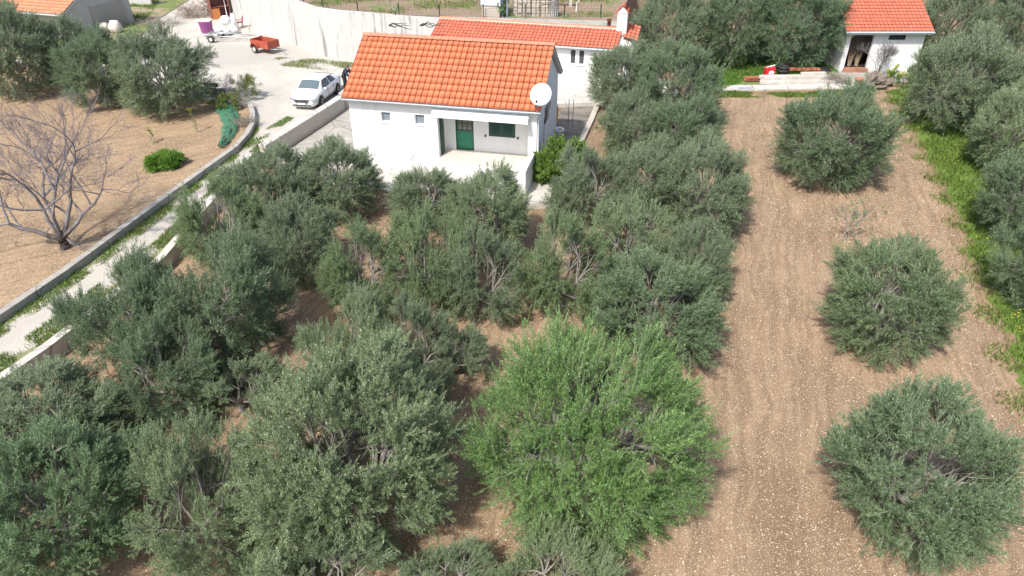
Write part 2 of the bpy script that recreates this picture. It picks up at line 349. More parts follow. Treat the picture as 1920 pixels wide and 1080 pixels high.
# ------------------------------------------------------------------ walls
def strip_wall(name,pts,wd,z0,z1,label,mat_top,mat_side,cat='wall',cap=.0,zs=None):
    """wall along a polyline; pts is its centre line"""
    pts=np.array(pts,float); n=len(pts); L=[];Rr=[]
    for i in range(n):
        d=pts[min(i+1,n-1)]-pts[max(i-1,0)]; d/=np.linalg.norm(d); nrm=np.array((-d[1],d[0]))
        L.append(pts[i]+nrm*wd/2); Rr.append(pts[i]-nrm*wd/2)
    t=thing(name,label,cat,(pts[0][0],pts[0][1],z0)); ox,oy=pts[0]
    b=MB(); b2=MB()
    for i in range(n-1):
        za=(zs[i] if zs else z1); zb=(zs[i+1] if zs else z1)
        P=[L[i],L[i+1],Rr[i+1],Rr[i]]
        vs=[(p[0]-ox,p[1]-oy,0) for p in P]+[(p[0]-ox,p[1]-oy,z-z0-cap) for p,z in zip(P,(za,zb,zb,za))]
        f=[(0,1,5,4),(2,3,7,6)]
        if not cap: f.append((7,6,5,4))
        if i==0: f.append((3,0,4,7))
        if i==n-2: f.append((1,2,6,5))
        b.add(vs,[q[::-1] for q in f])
        if cap:
            k=.05
            def o(p,c): 
                v=p-c; v=v/np.linalg.norm(v); return p+v*k
            P2=[o(L[i],pts[i]),o(L[i+1],pts[i+1]),o(Rr[i+1],pts[i+1]),o(Rr[i],pts[i])]
            vs=[(p[0]-ox,p[1]-oy,z-z0-cap) for p,z in zip(P2,(za,zb,zb,za))]+[(p[0]-ox,p[1]-oy,z-z0) for p,z in zip(P2,(za,zb,zb,za))]
            f=[(0,1,5,4),(2,3,7,6),(7,6,5,4),(3,2,1,0)]
            if i==0: f.append((3,0,4,7))
            if i==n-2: f.append((1,2,6,5))
            b2.add(vs,[q[::-1] for q in f])
    b.build('wall_face',mat_side,t)
    if cap: b2.build('coping',mat_top,t)
    return t
strip_wall('curb_wall',CURB,.30,-.2,.86,'long low concrete curb wall between the tan field and the white track, curving at its far end',M_CONC,M_CONC,'wall')
strip_wall('roadside_wall',[W(-160,812,.6),W(0,710,.6),W(90,648,.6),W(300,486,.6),(-14.75,36.9)],.35,-.2,.66,'low concrete wall along the right edge of the track beside the olive rows',M_CONC_L,M_CONC_L,'wall')
strip_wall('rubble_wall',[(-14.1,37.1),(-12.0,44.2),(-11.5,46.0)],.40,-.1,1.02,'grey rubble faced parapet wall with pale coping between the white car and the house yard',M_CONC_L,M_RUBBLE,'wall',.10)
strip_wall('rubble_wall',[(-11.45,46.25),(-10.5,50.6)],.45,-.1,1.12,'higher far stretch of rubble wall ending behind the corner of the house roof',M_CONC_L,M_RUBBLE,'wall',.10)
strip_wall('retaining_wall',[(-40,100),(-30,76),(-25.3,69.9),(-21.1,64.8),(-18.2,61.2),(-15.6,58.2),(-13.5,57.45),(-10.9,57.25),(-8.2,57.1),(-5.6,57.0)],.28,.2,4.2,
   'tall white rendered retaining wall with grey rain streaks behind the gravel yard',M_CONC_L,M_WALLW,'wall',0,[4.9,4.6,4.5,4.4,4.35,4.3,4.2,4.05,3.85,3.72])
strip_wall('boundary_wall',[(-60,86),(-47,80),(-38.5,78.6)],.25,.3,3.2,'plain white wall beyond the grass at the far left, next to the grey garage',M_WALLW,M_WALLW,'wall')
strip_wall('path_kerb',[(3.1,35.2),(4.1,39.7),(5.1,43.5),(5.85,46.6),(6.05,49.0)],.34,-.05,.22,'pale pebbly kerb along the right side of the dark path beside the house',M_RUBBLE,M_RUBBLE,'kerb')

# ------------------------------------------------------------------ tiled roofs (real tiles: flat pan, roll, overlapping rows)
def tile_slope(name, A, B, C, D, nx, ny, mat, parent, th=.022, cap_rows=False):
    """A,B eave left,right; C,D ridge right,left (3D tuples in parent space)"""
    A,B,C,D=[np.array(p,float) for p in (A,B,C,D)]
    nrm=np.cross(B-A,D-A); nrm/=np.linalg.norm(nrm)
    prof=[(0,.0),(.05,-.035),(.15,-.035),(.20,.004),(.55,.0),(.70,.018),(.85,.024),(.97,.008)]
    us=[];hs=[];
    for i in range(nx):
        for a,h in prof: us.append((i+a)/nx); hs.append(h)
    us.append(1);hs.append(0); us=np.array(us);hs=np.array(hs); k=len(us)
    rs=np.random.RandomState(nx*7+ny); V=[];Q=[];MI=[];RN=[]
    tr=rs.rand(ny,nx)
    for r in range(ny):
        v0=r/ny; v1=(r+1)/ny+.004
        tilej=np.repeat(rs.uniform(-.004,.004,nx),len(prof)); tilej=np.append(tilej,0)
        rows=[]
        for v,hh in ((v0,-.004),(v0,th*.35),(v0,th),(v1,.002)):
            dv=(.022*(0 if hh!=-.004 else 1))/1.0
            P0=A[None,:]*(1-us[:,None])+B[None,:]*us[:,None]; P1=D[None,:]*(1-us[:,None])+C[None,:]*us[:,None]
            vv=v+(.05/ny if hh in(-.004,th*.35) else 0)
            P=P0*(1-vv)+P1*vv+nrm[None,:]*((hs if hh!=-.004 else hs*0)+tilej+hh)[:,None]; rows.append(P)
        o=len(V)*1
        base=sum(len(x) for x in V); V.append(np.concatenate(rows))
        for s_,mi in ((0,1),(1,0),(2,0)):
            a=base+s_*k
            idx=np.arange(k-1); q=np.c_[a+idx,a+idx+1,a+k+idx+1,a+k+idx]; Q.append(q)
            if mi==0 and s_==2:
                m=np.zeros(k-1,int); m[:(nx*len(prof))][np.arange(nx*len(prof))%len(prof)==1]=1; MI.append(m)
            elif mi==1: MI.append(np.ones(k-1,int))
            else: MI.append(np.ones(k-1,int) if False else np.zeros(k-1,int))
            RN.append(np.append(np.repeat(tr[r],len(prof)),0)[:k-1])
    me=fast_mesh(name,np.concatenate(V),np.concatenate(Q),[mat,M_JOINT],np.concatenate(RN),False,np.concatenate(MI))
    return link(name,me,parent)
def ridge_tiles(name,A,B,n,r,mat,parent,mortar=True):
    b=MB(); A=np.array(A,float);B=np.array(B,float); d=(B-A); L=np.linalg.norm(d); d/=L; side=np.cross(d,(0,0,1)); side/=np.linalg.norm(side)
    V=[];Q=[];RN=[];rs=np.random.RandomState(n)
    for i in range(n):
        t0=i/n; t1=(i+1.10)/n; r0=r*.92; r1=r*1.08; base=len(V)
        for t,rr in ((t0,r0),(min(t1,1.003),r1)):
            P=A+d*L*t
            for j in range(9):
                a=math.pi*j/8*1.1-.05*math.pi; V.append(P+side*math.cos(a)*rr+np.array((0,0,1))*(math.sin(a)*rr*.8))
        for j in range(8): Q.append((base+j,base+9+j,base+10+j,base+j+1)); RN.append(rs.rand())
    me=fast_mesh(name,np.array(V),np.array(Q),mat,np.array(RN)); return link(name,me,parent)

def fixdeck(o):
    me=o.data; me.materials.append(M_JOINT); cs={}
    for p in me.polygons:
        if p.area>1.5 and abs(p.normal.z)>.3: cs.setdefault((round(p.center.x,1),round(p.center.y,1)),[]).append(p)
    for v in cs.values(): max(v,key=lambda p:p.center.z).material_index=1
    return o
# ------------------------------------------------------------------ MAIN HOUSE
YAW=R(12.3); HL,HD=10.33,6.8
HO=(1.28-HL*math.cos(YAW), 34.5+HL*math.sin(YAW),0)
H=thing('house','small white house with an orange tiled roof and a porch behind the olive trees','house',HO,-YAW)
EZ=3.94; RZ=6.12; X0,X1=4.95,9.88; REC=1.4; FL=.87
b=MB()
def wall_y(b,x0,x1,y,z0,z1,th,holes,mi=0):
    """wall in the xz plane at y..y+th with rectangular holes, real reveals"""
    xs=sorted({x0,x1}|{h[0] for h in holes}|{h[2] for h in holes}); zs=sorted({z0,z1}|{h[1] for h in holes}|{h[3] for h in holes})
    for i in range(len(xs)-1):
        for j in range(len(zs)-1):
            cx=(xs[i]+xs[i+1])/2; cz=(zs[j]+zs[j+1])/2
            if any(h[0]<cx<h[2] and h[1]<cz<h[3] for h in holes): continue
            b.box(xs[i],y,zs[j],xs[i+1],y+th,zs[j+1],mi)
wall_y(b,0,X0,0,0,EZ,.25,[(1.77,2.64,2.33,3.2),(3.68,2.64,4.26,3.2)])
b.box(X1,0,0,HL,.25,EZ); b.box(X0,0,3.40,X1,.25,EZ)                      # pier and lintel
b.box(X0-.25,.25,0,X0,REC,3.40+.25); b.box(X1,.25,0,X1+.2,REC,3.65)       # recess sides
wall_y(b,X0-.25,X1+.2,REC,FL,3.65,.2,[(5.51,FL,6.55,2.84),(7.42,1.79,8.89,2.77)])
b.box(X0,.25,3.42,X1,REC,3.6)                                            # porch ceiling
b.box(X0,0,0,X1,REC,FL-.03)
# left, right and back walls with gables
for xx in (0,HL-.25):
    b.add([(xx,.25,0),(xx+.25,.25,0),(xx+.25,HD-.2,0),(xx,HD-.2,0),(xx,.25,EZ),(xx+.25,.25,EZ),(xx+.25,HD-.2,EZ),(xx,HD-.2,EZ),(xx,HD/2,RZ-.12),(xx+.25,HD/2,RZ-.12)],
          [(3,0,4,8,7),(1,2,6,9,5),(4,5,9,8),(8,9,6,7),(0,1,5,4),(2,3,7,6)])
b.box(0,HD-.2,0,HL,HD,EZ)
b.build('wall',M_WHITE,H)
b=MB(); b.box(X0,-2.8+.2,0,X1+.0,0,FL-.04); b.box(X0,0.002,FL-.028,X1,REC-.002,FL); b.box(3.54,-2.6,FL-.038,X1+.17,-.002,FL); b.box(3.54,-2.6,0,X0,-.002,FL-.04)
b.build('porch_floor',plain('pale_floor_tile',(.55,.52,.47),.5,0,.08),H)
b=MB(); b.bbox(3.34,-2.8,0,HL,-2.6,1.72,.02); b.bbox(HL-.2,-2.598,0,HL-.002,-.003,1.74,.02); b.bbox(3.34,-2.598,0,3.54,-.003,.98,.02)
pp=b.build('parapet',M_WHITE,H)
# slope of roof and gable verge
ov=.33; sl_=(RZ-EZ)/(HD/2); ez=EZ-ov*sl_+.20; rz=RZ+.20
tile_slope('roof',(-.22,-ov,ez),(HL+.25,-ov,ez),(HL+.25,HD/2,rz),(-.22,HD/2,rz),35,10,M_TILE,H)
tile_slope('roof',(HL+.25,HD+ov,ez),(-.22,HD+ov,ez),(-.22,HD/2,rz),(HL+.25,HD/2,rz),35,10,M_TILE,H)
b=MB()
for s in (0,1):
    ya=-ov if s==0 else HD+ov
    for xa,xb in ((-.18,HL+.21),):
        P=[(xa,ya,ez-.17),(xb,ya,ez-.17),(xb,HD/2,rz-.17),(xa,HD/2,rz-.17)]; Qp=[(x,y,z+.13) for x,y,z in P]
        f=[(0,1,2,3),(7,6,5,4),(0,4,5,1),(1,5,6,2),(3,7,4,0)]
        b.add(P+Qp,[q[::-1] if s==0 else q for q in f])
fixdeck(b.build('roof_deck',plain('white_soffit',(.62,.64,.66),.7),H))
rg=ridge_tiles('ridge_tiles',(-.22,HD/2,rz+.03),(HL+.25,HD/2,rz+.03),24,.15,M_TRIDGE,H)
# gutters: half-round trough built as a channel
def gutter(parent,x0,x1,y,z,mat,r=.075):
    b=MB(); prof=[(math.cos(a)*r,math.sin(a)*r) for a in [math.pi+math.pi*i/8 for i in range(9)]]
    inn=[(c*.86,s*.86) for c,s in prof][::-1]; ring=prof+inn; n=len(ring)
    vs=[(x0,y+c,z+s) for c,s in ring]+[(x1,y+c,z+s) for c,s in ring]
    b.add(vs,[(i,(i+1)%n,n+(i+1)%n,n+i) for i in range(n)]); b.box(x0-.004,y-r,z-r*.9,x0,y+r,z); b.box(x1,y-r,z-r*.9,x1+.004,y+r,z)
    b.box(x0,y+r+.004,z-.12,x1,y+r+.03,z+.05); return b.build('gutter',mat,parent)
gutter(H,-.22,HL+.25,-ov-.05,ez-.04,M_TRIM)
b=MB(); b.tube([(HL+.10,-ov-.05,ez-.10),(HL+.10,-ov-.02,ez-.28),(HL+.10,-.05+.12,ez-.45),(HL+.06,.12,ez-.6),(HL+.06,.12,.05)],.04,8)
b.build('downpipe',M_PVC,H)
b=MB(); b.tube([(HL+.015,2.2,2.7),(HL+.02,2.2,.3)],.014,5); b.build('cable',M_BLACK,H)
# small windows
for (x0,x1) in ((1.77,2.33),(3.68,4.26)):
    b=MB(); z0,z1=2.64,3.2; y=.10; f=.055
    b.box(x0,y,z0,x0+f,y+.05,z1); b.box(x1-f,y,z0,x1,y+.05,z1); b.box(x0+f,y,z0,x1-f,y+.05,z0+f); b.box(x0+f,y,z1-f,x1-f,y+.05,z1)
    wn=b.build('window',M_PVC,H)
    g=MB(); g.box(x0+f,y+.02,z0+f,x1-f,y+.035,z1-f); g.build('pane',M_PANE,wn)
    g=MB(); g.bbox(x0-.05,-.05,z0-.04,x1+.05,.098,z0-.002,.01); g.build('sill',M_WHITE,wn)
    g=MB(); g.box(x0+.04,-.012,z0+.02,x0+.06,.09,z1-.02); g.build('sash_edge',M_PVC,wn)
# door: panelled, glazed upper half
D=REC
b=MB(); b.box(5.51,D+.03,FL,5.58,D+.13,2.84); b.box(6.48,D+.03,FL,6.55,D+.13,2.84); b.box(5.58,D+.03,2.77,6.48,D+.13,2.84)
dr=b.build('door',M_GREEN,H)
b=MB(); b.box(5.58,D+.06,FL+.02,6.48,D+.10,1.93); 
for zz in (1.05,1.48): b.bbox(5.66,D+.045,zz,6.40,D+.059,zz+.34,.01)
b.build('door_panel',M_GREEN_SUNLIT,dr)
b=MB(); b.box(5.58,D+.06,1.93,6.48,D+.10,2.0)
for xx in (5.58,5.86,6.14,6.42): b.box(xx,D+.06,2.0,xx+.06,D+.10,2.77)
for zz in (2.36,): b.box(5.64,D+.065,zz,6.42,D+.095,zz+.05)
b.build('glazing_bars',M_GREEN,dr); b=MB(); b.box(5.64,D+.075,2.0,6.42,D+.085,2.77); b.build('pane',M_CURT,dr)
b=MB(); b.tube([(6.38,D+.05,1.88),(6.38,D+.0,1.88),(6.26,D+.0,1.88)],.012,6); b.build('door_handle',plain('steel',(.5,.5,.5),.3,1),dr)
# folded dark door on the left side of the recess
b=MB(); b.box(X0+.004,.32,FL+.01,X0+.05,.95,3.28); 
for zz in (1.0,1.75,2.5): b.bbox(X0+.05,.40,zz,X0+.062,.87,zz+.62,.005)
b.build('side_door',M_GREEN,H)
# louvred shutters
b=MB(); x0,z0,x1,z1=7.42,1.79,8.89,2.77
b.box(x0,D-.03,z0,x0+.07,D+.05,z1); b.box(x1-.07,D-.03,z0,x1,D+.05,z1); b.box(x0+.07,D-.03,z0,x1-.07,D+.05,z0+.07); b.box(x0+.07,D-.03,z1-.07,x1-.07,D+.05,z1)
wn=b.build('shuttered_window',M_GREEN,H)
for k in range(2):
    a=x0+.07+k*.665; c=a+.665; b=MB(); f=.07
    b.box(a,D-.02,z0+.07,a+f,D+.02,z1-.07); b.box(c-f,D-.02,z0+.07,c,D+.02,z1-.07); b.box(a+f,D-.02,z0+.07,c-f,D+.02,z0+.13); b.box(a+f,D-.02,z1-.13,c-f,D+.02,z1-.07)
    ns=15
    for i in range(ns):
        zz=z0+.13+(z1-z0-.26)*i/ns; hh=(z1-z0-.26)/ns
        b.add([(a+f,D-.015,zz),(c-f,D-.015,zz),(c-f,D+.015,zz+hh*1.1),(a+f,D+.015,zz+hh*1.1)],[(0,1,2,3)])
    b.build('shutter',M_GREEN,wn)
for xx in (7.22,9.05):
    b=MB(); b.bbox(xx-.04,D-.09,1.74,xx+.04,D-.002,1.86,.015); b.build('wall_lamp',M_BLACK,H)
# awning rolled up under the eave
b=MB(); b.bbox(4.72,-.20,3.70,10.02,-.02,3.84,.03); aw=b.build('awning',M_TRIM,H)
b=MB(); b.add([(4.80,-.14,3.70),(9.95,-.14,3.70),(9.95,-.62,3.36),(4.80,-.62,3.36),(4.80,-.14,3.68),(9.95,-.14,3.68),(9.95,-.62,3.34),(4.80,-.62,3.34)],[(3,2,1,0),(4,5,6,7),(0,1,5,4),(3,7,6,2)])
b.build('awning_fabric',plain('awning_cloth',(.60,.62,.63),.8),aw)
b=MB(); b.tube([(4.76,-.63,3.35),(9.99,-.63,3.35)],.025,8)
for xx in (4.9,9.85): b.tube([(xx,-.1,3.66),(xx,-.62,3.33)],.018,6)
b.build('awning_bar',M_PVC,aw)
# right wall: window with bars, air conditioner, plinth pots
b=MB(); b.box(HL+.002,3.2,2.35,HL+.05,4.0,3.25); b.box(HL+.002,3.2,2.35,HL+.05,4.0,2.40)
sw=b.build('side_window',M_PVC,H); b=MB(); b.box(HL+.05,3.27,2.43,HL+.056,3.93,3.2); b.build('pane',M_GLASS,sw)
b=MB(); 
for i in range(5): yy=3.33+i*.13; b.tube([(HL+.09,yy,2.4),(HL+.09,yy,3.22)],.012,5)
b.build('window_bars',M_PVC,sw)
b=MB(); b.box(HL+.002,2.35,2.35,HL+.04,3.15,3.2); b.build('side_shutter',plain('brown_shutter',(.12,.09,.08),.6),H)
b=MB(); b.box(HL+.0,-.0,0,HL+.05,HD,.22); b.build('plinth',M_CONC,H)

# satellite dish on the right front corner
def rotm(o,e): o.rotation_euler=e
dx,dy=10.62,-.30
px_=HO[0]+dx*math.cos(YAW)+dy*math.sin(YAW); py_=HO[1]-dx*math.sin(YAW)+dy*math.cos(YAW)
DS=thing('satellite_dish','large round white satellite dish on the corner of the house roof','satellite dish',(px_,py_,4.72),R(-25))
b=MB(); prof=[]
for i in range(9): r=.56*i/8; prof.append((max(r,.001),r*r*.26))
prof2=[(r,z-.015) for r,z in prof[::-1]]
b.lathe(prof+prof2,(0,0,0),28,0,True,False); di=b.build('reflector',plain('dish_white',(.82,.82,.81),.45,0,.03),DS,(0,-.12,.12),(R(60),0,0))
b=MB(); b.tube([(0,-.05,.1),(0,.12,0),(-.25,.14,-.1),(-.28,.14,-.75)],.03,8); b.tube([(-.28,.14,-.75),(-.28,.14,-.78),(-.6,.3,-.8)],.02,6); b.build('mast',plain('galvanised',(.45,.47,.48),.4,.8),DS)
b=MB(); b.tube([(0,-.1,-.42),(0,-.62,-.38),(0,-.70,-.1)],.016,6); b.build('feed_arm',MATS['galvanised'],DS)
b=MB(); b.bbox(-.05,-.76,-.12,.05,-.64,.02,.02); b.build('receiver',plain('dark_plastic',(.06,.06,.06),.5),DS)

# ------------------------------------------------------------------ BACK BUILDING
Y2=R(15.5); BB=thing('outbuilding','long low white outbuilding with tiled roof, double window and chimney behind the house','building',(-6.2,54.1,0),-Y2)
b=MB(); e2=2.95; r2=3.85; LL=14.0
wall_y(b,.1,LL,.25,.0,e2,.25,[(10.71,1.65,11.86,2.72)]); b.box(LL-.25,.5,0,LL,3.3,e2); b.box(.1,.5,0,.35,3.3,e2); b.box(.1,3.1,0,LL,3.3,e2)
b.build('wall',M_WHITE,BB)
tile_slope('roof',(0,0,e2+.02),(LL+.15,0,e2+.02),(LL+.15,2.3,r2),(0,2.3,r2),48,7,M_TILE2,BB)
tile_slope('roof',(LL+.15,3.9,r2-.62),(0,3.9,r2-.62),(0,2.3,r2),(LL+.15,2.3,r2),48,5,M_TILE2,BB)
ridge_tiles('ridge_tiles',(0,2.32,r2+.05),(LL+.15,2.32,r2+.05),34,.13,M_TRIDGE,BB)
b=MB(); 
rr=random.Random(4)
for i in range(96): x=.05+i*.147; b.bbox(x,2.14,r2-.01,x+.14,2.21+rr.uniform(0,.03),r2+.055+rr.uniform(0,.02),.01)
b.build('mortar_line',M_MORTAR,BB)
b=MB(); P=[(0,.03,e2-.14),(LL+.1,.03,e2-.14),(LL+.1,2.3,r2-.1),(0,2.3,r2-.1)]; b.add(P+[(x,y,z+.07) for x,y,z in P],[(3,2,1,0),(4,5,6,7),(0,1,5,4),(1,2,6,5),(3,0,4,7)]); fixdeck(b.build('roof_deck',MATS['white_soffit'],BB))
gutter(BB,0,LL+.15,-.08,e2-.05,M_TRIM)
b=MB(); x0,z0,x1,z1=10.71,1.65,11.86,2.72; y=.30; f=.09
b.box(x0,y,z0,x0+f,y+.06,z1); b.box(x1-f,y,z0,x1,y+.06,z1); b.box(x0+f,y,z0,x1-f,y+.06,z0+f*.7); b.box(x0+f,y,z1-f*.7,x1-f,y+.06,z1); b.box(11.14,y,z0+f*.7,11.43,y+.06,z1-f*.7)
wn=b.build('window',M_PVC,BB)
for a,c in ((x0+f,11.14),(11.43,x1-f)):
    g=MB(); g.box(a,y+.02,z0+.06,c,y+.04,z1-.06); g.build('pane',M_GLASS,wn)
b=MB(); b.bbox(x0-.06,.17,z0-.06,x1+.06,.30,z0-.002,.01); b.build('sill',M_WHITE,wn)
ch=MB(); ch.box(13.75,2.05,3.0,14.45,2.75,5.05); co=ch.build('chimney',M_WHITE,BB)
c=MB(); c.add([(13.68,2.0,5.05),(14.52,2.0,5.05),(14.52,2.8,5.05),(13.68,2.8,5.05),(14.1,2.0,5.45),(14.1,2.8,5.45)],[(0,1,4),(1,2,5,4),(2,3,5),(3,0,4,5)]); c.build('chimney_gable',M_WHITE,co)
tile_slope('chimney_roof',(13.55,1.9,5.02),(13.55,2.9,5.02),(14.1,2.9,5.58),(14.1,1.9,5.58),4,2,M_TILE2,co).data.flip_normals()
tile_slope('chimney_roof',(14.65,1.9,5.02),(14.65,2.9,5.02),(14.1,2.9,5.58),(14.1,1.9,5.58),4,2,M_TILE2,co)
b=MB(); b.tube([(13.1,2.6,3.6),(13.1,2.6,4.35)],.14,12); b.tube([(13.1,2.6,4.35),(13.1,2.6,4.45)],.18,12); b.build('flue',plain('rusty_metal',(.13,.055,.035),.8,.2,.3),BB)
b=MB(); P=[(LL+.02,.7),(LL+1.25,.9),(LL+1.25,3.3),(LL+.02,3.3)]
b.add([(x,y,0) for x,y in P]+[(P[0][0],P[0][1],3.15),(P[1][0],P[1][1],2.75),(P[2][0],P[2][1],3.3),(P[3][0],P[3][1],3.7)],[(0,1,5,4),(1,2,6,5),(2,3,7,6),(4,5,6,7)])
b.build('annexe_wall',M_WHITE,BB)
tile_slope('annexe_roof',(LL+.25,1.6,3.50),(LL+1.35,1.6,3.25),(LL+1.35,3.6,3.85),(LL+.25,3.6,4.1),4,5,M_TILE2,BB)

# ------------------------------------------------------------------ SHED at the right
SH=thing('shed','white shed with orange tiled roof, dark open doorway and small window, at the back right','shed',(25.7,55,0))
b=MB(); e3=3.12
wall_y(b,0,6.0,0,.1,e3,.25,[(.36,.38,2.12,e3-.02),(3.23,2.53,4.53,3.05)]); b.box(0,.25,.1,.25,5.2,e3); b.box(5.75,.25,.1,6.0,5.2,e3); b.box(0,5.0,.1,6,5.2,e3)
b.build('wall',M_SHEDW,SH)
b=MB(); b.box(.26,.26,.1,5.74,4.99,.36); b.build('floor',M_DARK,SH)
b=MB(); b.bbox(.30,-.30,.1,2.18,.255,.40,.02); b.build('doorstep',plain('terracotta_step',(.34,.17,.11),.8),SH)
tile_slope('roof',(-.35,-.45,3.25),(6.35,-.45,3.25),(6.35,2.7,4.95),(-.35,2.7,4.95),22,10,M_TILE2,SH)
tile_slope('roof',(6.35,5.6,3.25),(-.35,5.6,3.25),(-.35,2.7,4.95),(6.35,2.7,4.95),22,10,M_TILE2,SH)
b=MB(); P=[(-.3,-.4,3.10),(6.30,-.4,3.10),(6.30,2.7,4.82),(-.3,2.7,4.82)]; b.add(P+[(x,y,z+.07) for x,y,z in P],[(3,2,1,0),(4,5,6,7),(0,1,5,4),(1,2,6,5),(3,0,4,7)])
P=[(6.30,5.5,3.10),(-.3,5.5,3.10),(-.3,2.7,4.82),(6.30,2.7,4.82)]; b.add(P+[(x,y,z+.07) for x,y,z in P],[(3,2,1,0),(4,5,6,7),(0,1,5,4),(1,2,6,5),(3,0,4,7)])
fixdeck(b.build('roof_deck',MATS['white_soffit'],SH))
for xx in (0,5.76):
    b=MB(); b.add([(xx,0,e3),(xx+.24,0,e3),(xx+.24,5.2,e3),(xx,5.2,e3),(xx,2.7,4.7),(xx+.24,2.7,4.7)],[(0,1,5,4),(1,2,5),(2,3,4,5),(3,0,4)]); b.build('gable',M_SHEDW,SH)
gutter(SH,-.35,6.35,-.55,3.20,M_TRIM,.09)
b=MB(); b.box(-.2,-.43,3.0,6.25,-.39,3.14); b.build('fascia',M_PVC,SH)
wn=MB(); wn.box(3.23,.05,2.53,3.29,.12,3.05); wn.box(4.47,.05,2.53,4.53,.12,3.05); wn.box(3.29,.05,2.53,4.47,.12,2.58); wn.box(3.86,.05,2.58,3.90,.12,3.05); wn=wn.build('window',M_BLACK,SH)
b=MB(); b.box(3.29,.08,2.58,3.86,.09,3.05); b.box(3.90,.08,2.58,4.47,.09,3.05); b.build('pane',M_GLASS,wn)
b=MB(); rr=random.Random(9)

# ------------------------------------------------------------------ GARAGE at the top left
th=math.atan2(.295,-.955)
GA=thing('garage','grey garage with pink tiled roof and ribbed door at the top left corner','garage',(-38.9,63.5,0),math.atan2(-.295,.955))
# local +x points back to the right (facade is at x=0), local -x runs along the eave, +y away
b=MB(); GD=7.4
b.add([(0,0,.3),(0,GD,.3),(0,GD,2.9),(0,GD/2,4.8),(0,0,2.9)],[(0,1,2,3,4)]); b.add([(-12,0,.3),(-12,GD,.3),(-12,GD,2.9),(-12,GD/2,4.8),(-12,0,2.9)],[(4,3,2,1,0)])
b.box(-3.2,.05,.3,-.02,.25,2.85); b.box(-12,1.6,.3,-3.2,1.8,2.85); b.box(-12,GD-.2,.3,-.02,GD,2.85)
b.build('wall',M_GREYR,GA)
tile_slope('roof',(-12.3,-.7,2.78),(.30,-.7,2.78),(.30,GD/2,5.0),(-12.3,GD/2,5.0),46,12,M_TILE3,GA)
tile_slope('roof',(.30,GD+.7,2.78),(-12.3,GD+.7,2.78),(-12.3,GD/2,5.0),(.30,GD/2,5.0),46,12,M_TILE3,GA)
gutter(GA,-12.3,.3,-.78,2.72,M_TRIM)
b=MB(); P=[(-12.25,-.65,2.62),(.26,-.65,2.62),(.26,GD/2,4.85),(-12.25,GD/2,4.85)]; b.add(P+[(x,y,z+.08) for x,y,z in P],[(3,2,1,0),(4,5,6,7),(0,1,5,4),(1,2,6,5),(3,0,4,7)]); fixdeck(b.build('roof_deck',MATS['white_soffit'],GA))
b=MB(); b.box(.003,2.6,.3,.05,6.6,2.75)
for i in range(20): z=.36+i*.118; b.bbox(.05,2.68,z,.066,6.52,z+.085,.006)
b.build('garage_door',plain('grey_door',(.30,.295,.28),.5,.2,.05),GA)
b=MB(); 
for i in range(5): b.box(-9,.9+i*.03,1.5+i*.16,-4.2,1.2,1.56+i*.16)
b.build('timber_rack',plain('raw_timber',(.36,.20,.14),.8),GA)

# ------------------------------------------------------------------ TREES
RS=np.random.RandomState
def norm(a): return a/(np.linalg.norm(a,axis=-1,keepdims=True)+1e-9)
def leaves_on(P,Dr,L,nl,rs,lw,ll,droop=.10,rndshoot=None,ang=48):
    """P base (n,3), Dr direction (n,3), L length (n,): leaf quads and a stem sliver per shoot"""
    n=len(P); u=norm(np.cross(Dr,np.array((.3,.2,1.))+rs.normal(0,.2,(n,3)))); v=np.cross(Dr,u)
    k=np.arange(nl)[None,:]; s=(.12+.88*(k+rs.uniform(-.3,.3,(n,nl)))/nl)*L[:,None]
    cen=P[:,None,:]+Dr[:,None,:]*s[...,None]; cen[...,2]-=droop*(s**2)
    az=(k%4)*(math.pi/2)+ (k//4)*.5 + rs.uniform(0,6.28,(n,1))+rs.uniform(-.4,.4,(n,nl))
    side=u[:,None,:]*np.cos(az)[...,None]+v[:,None,:]*np.sin(az)[...,None]
    a=np.radians(ang+rs.normal(0,12,(n,nl))); a=a*(1-.55*(s/L[:,None])**3)
    ld=Dr[:,None,:]*np.cos(a)[...,None]+side*np.sin(a)[...,None]
    up=np.array((0,0,1.))+rs.normal(0,.45,(n,nl,3)); w_=norm(np.cross(ld,up)); 
    l_=(ll*rs.uniform(.7,1.15,(n,nl)))[...,None]; ww=w_*(lw*.5); nn=np.cross(w_,ld)
    tip=cen+ld*l_-nn*l_*.0; mid=cen+ld*l_*.5+nn*l_*.06
    V=np.stack([cen,mid+ww,tip,mid-ww],axis=2).reshape(-1,3)
    r=np.repeat((rndshoot if rndshoot is not None else rs.rand(n))[:,None],nl,1)*.7+rs.rand(n,nl)*.3
    Q=np.arange(n*nl*4).reshape(-1,4); return V,Q,r.ravel()
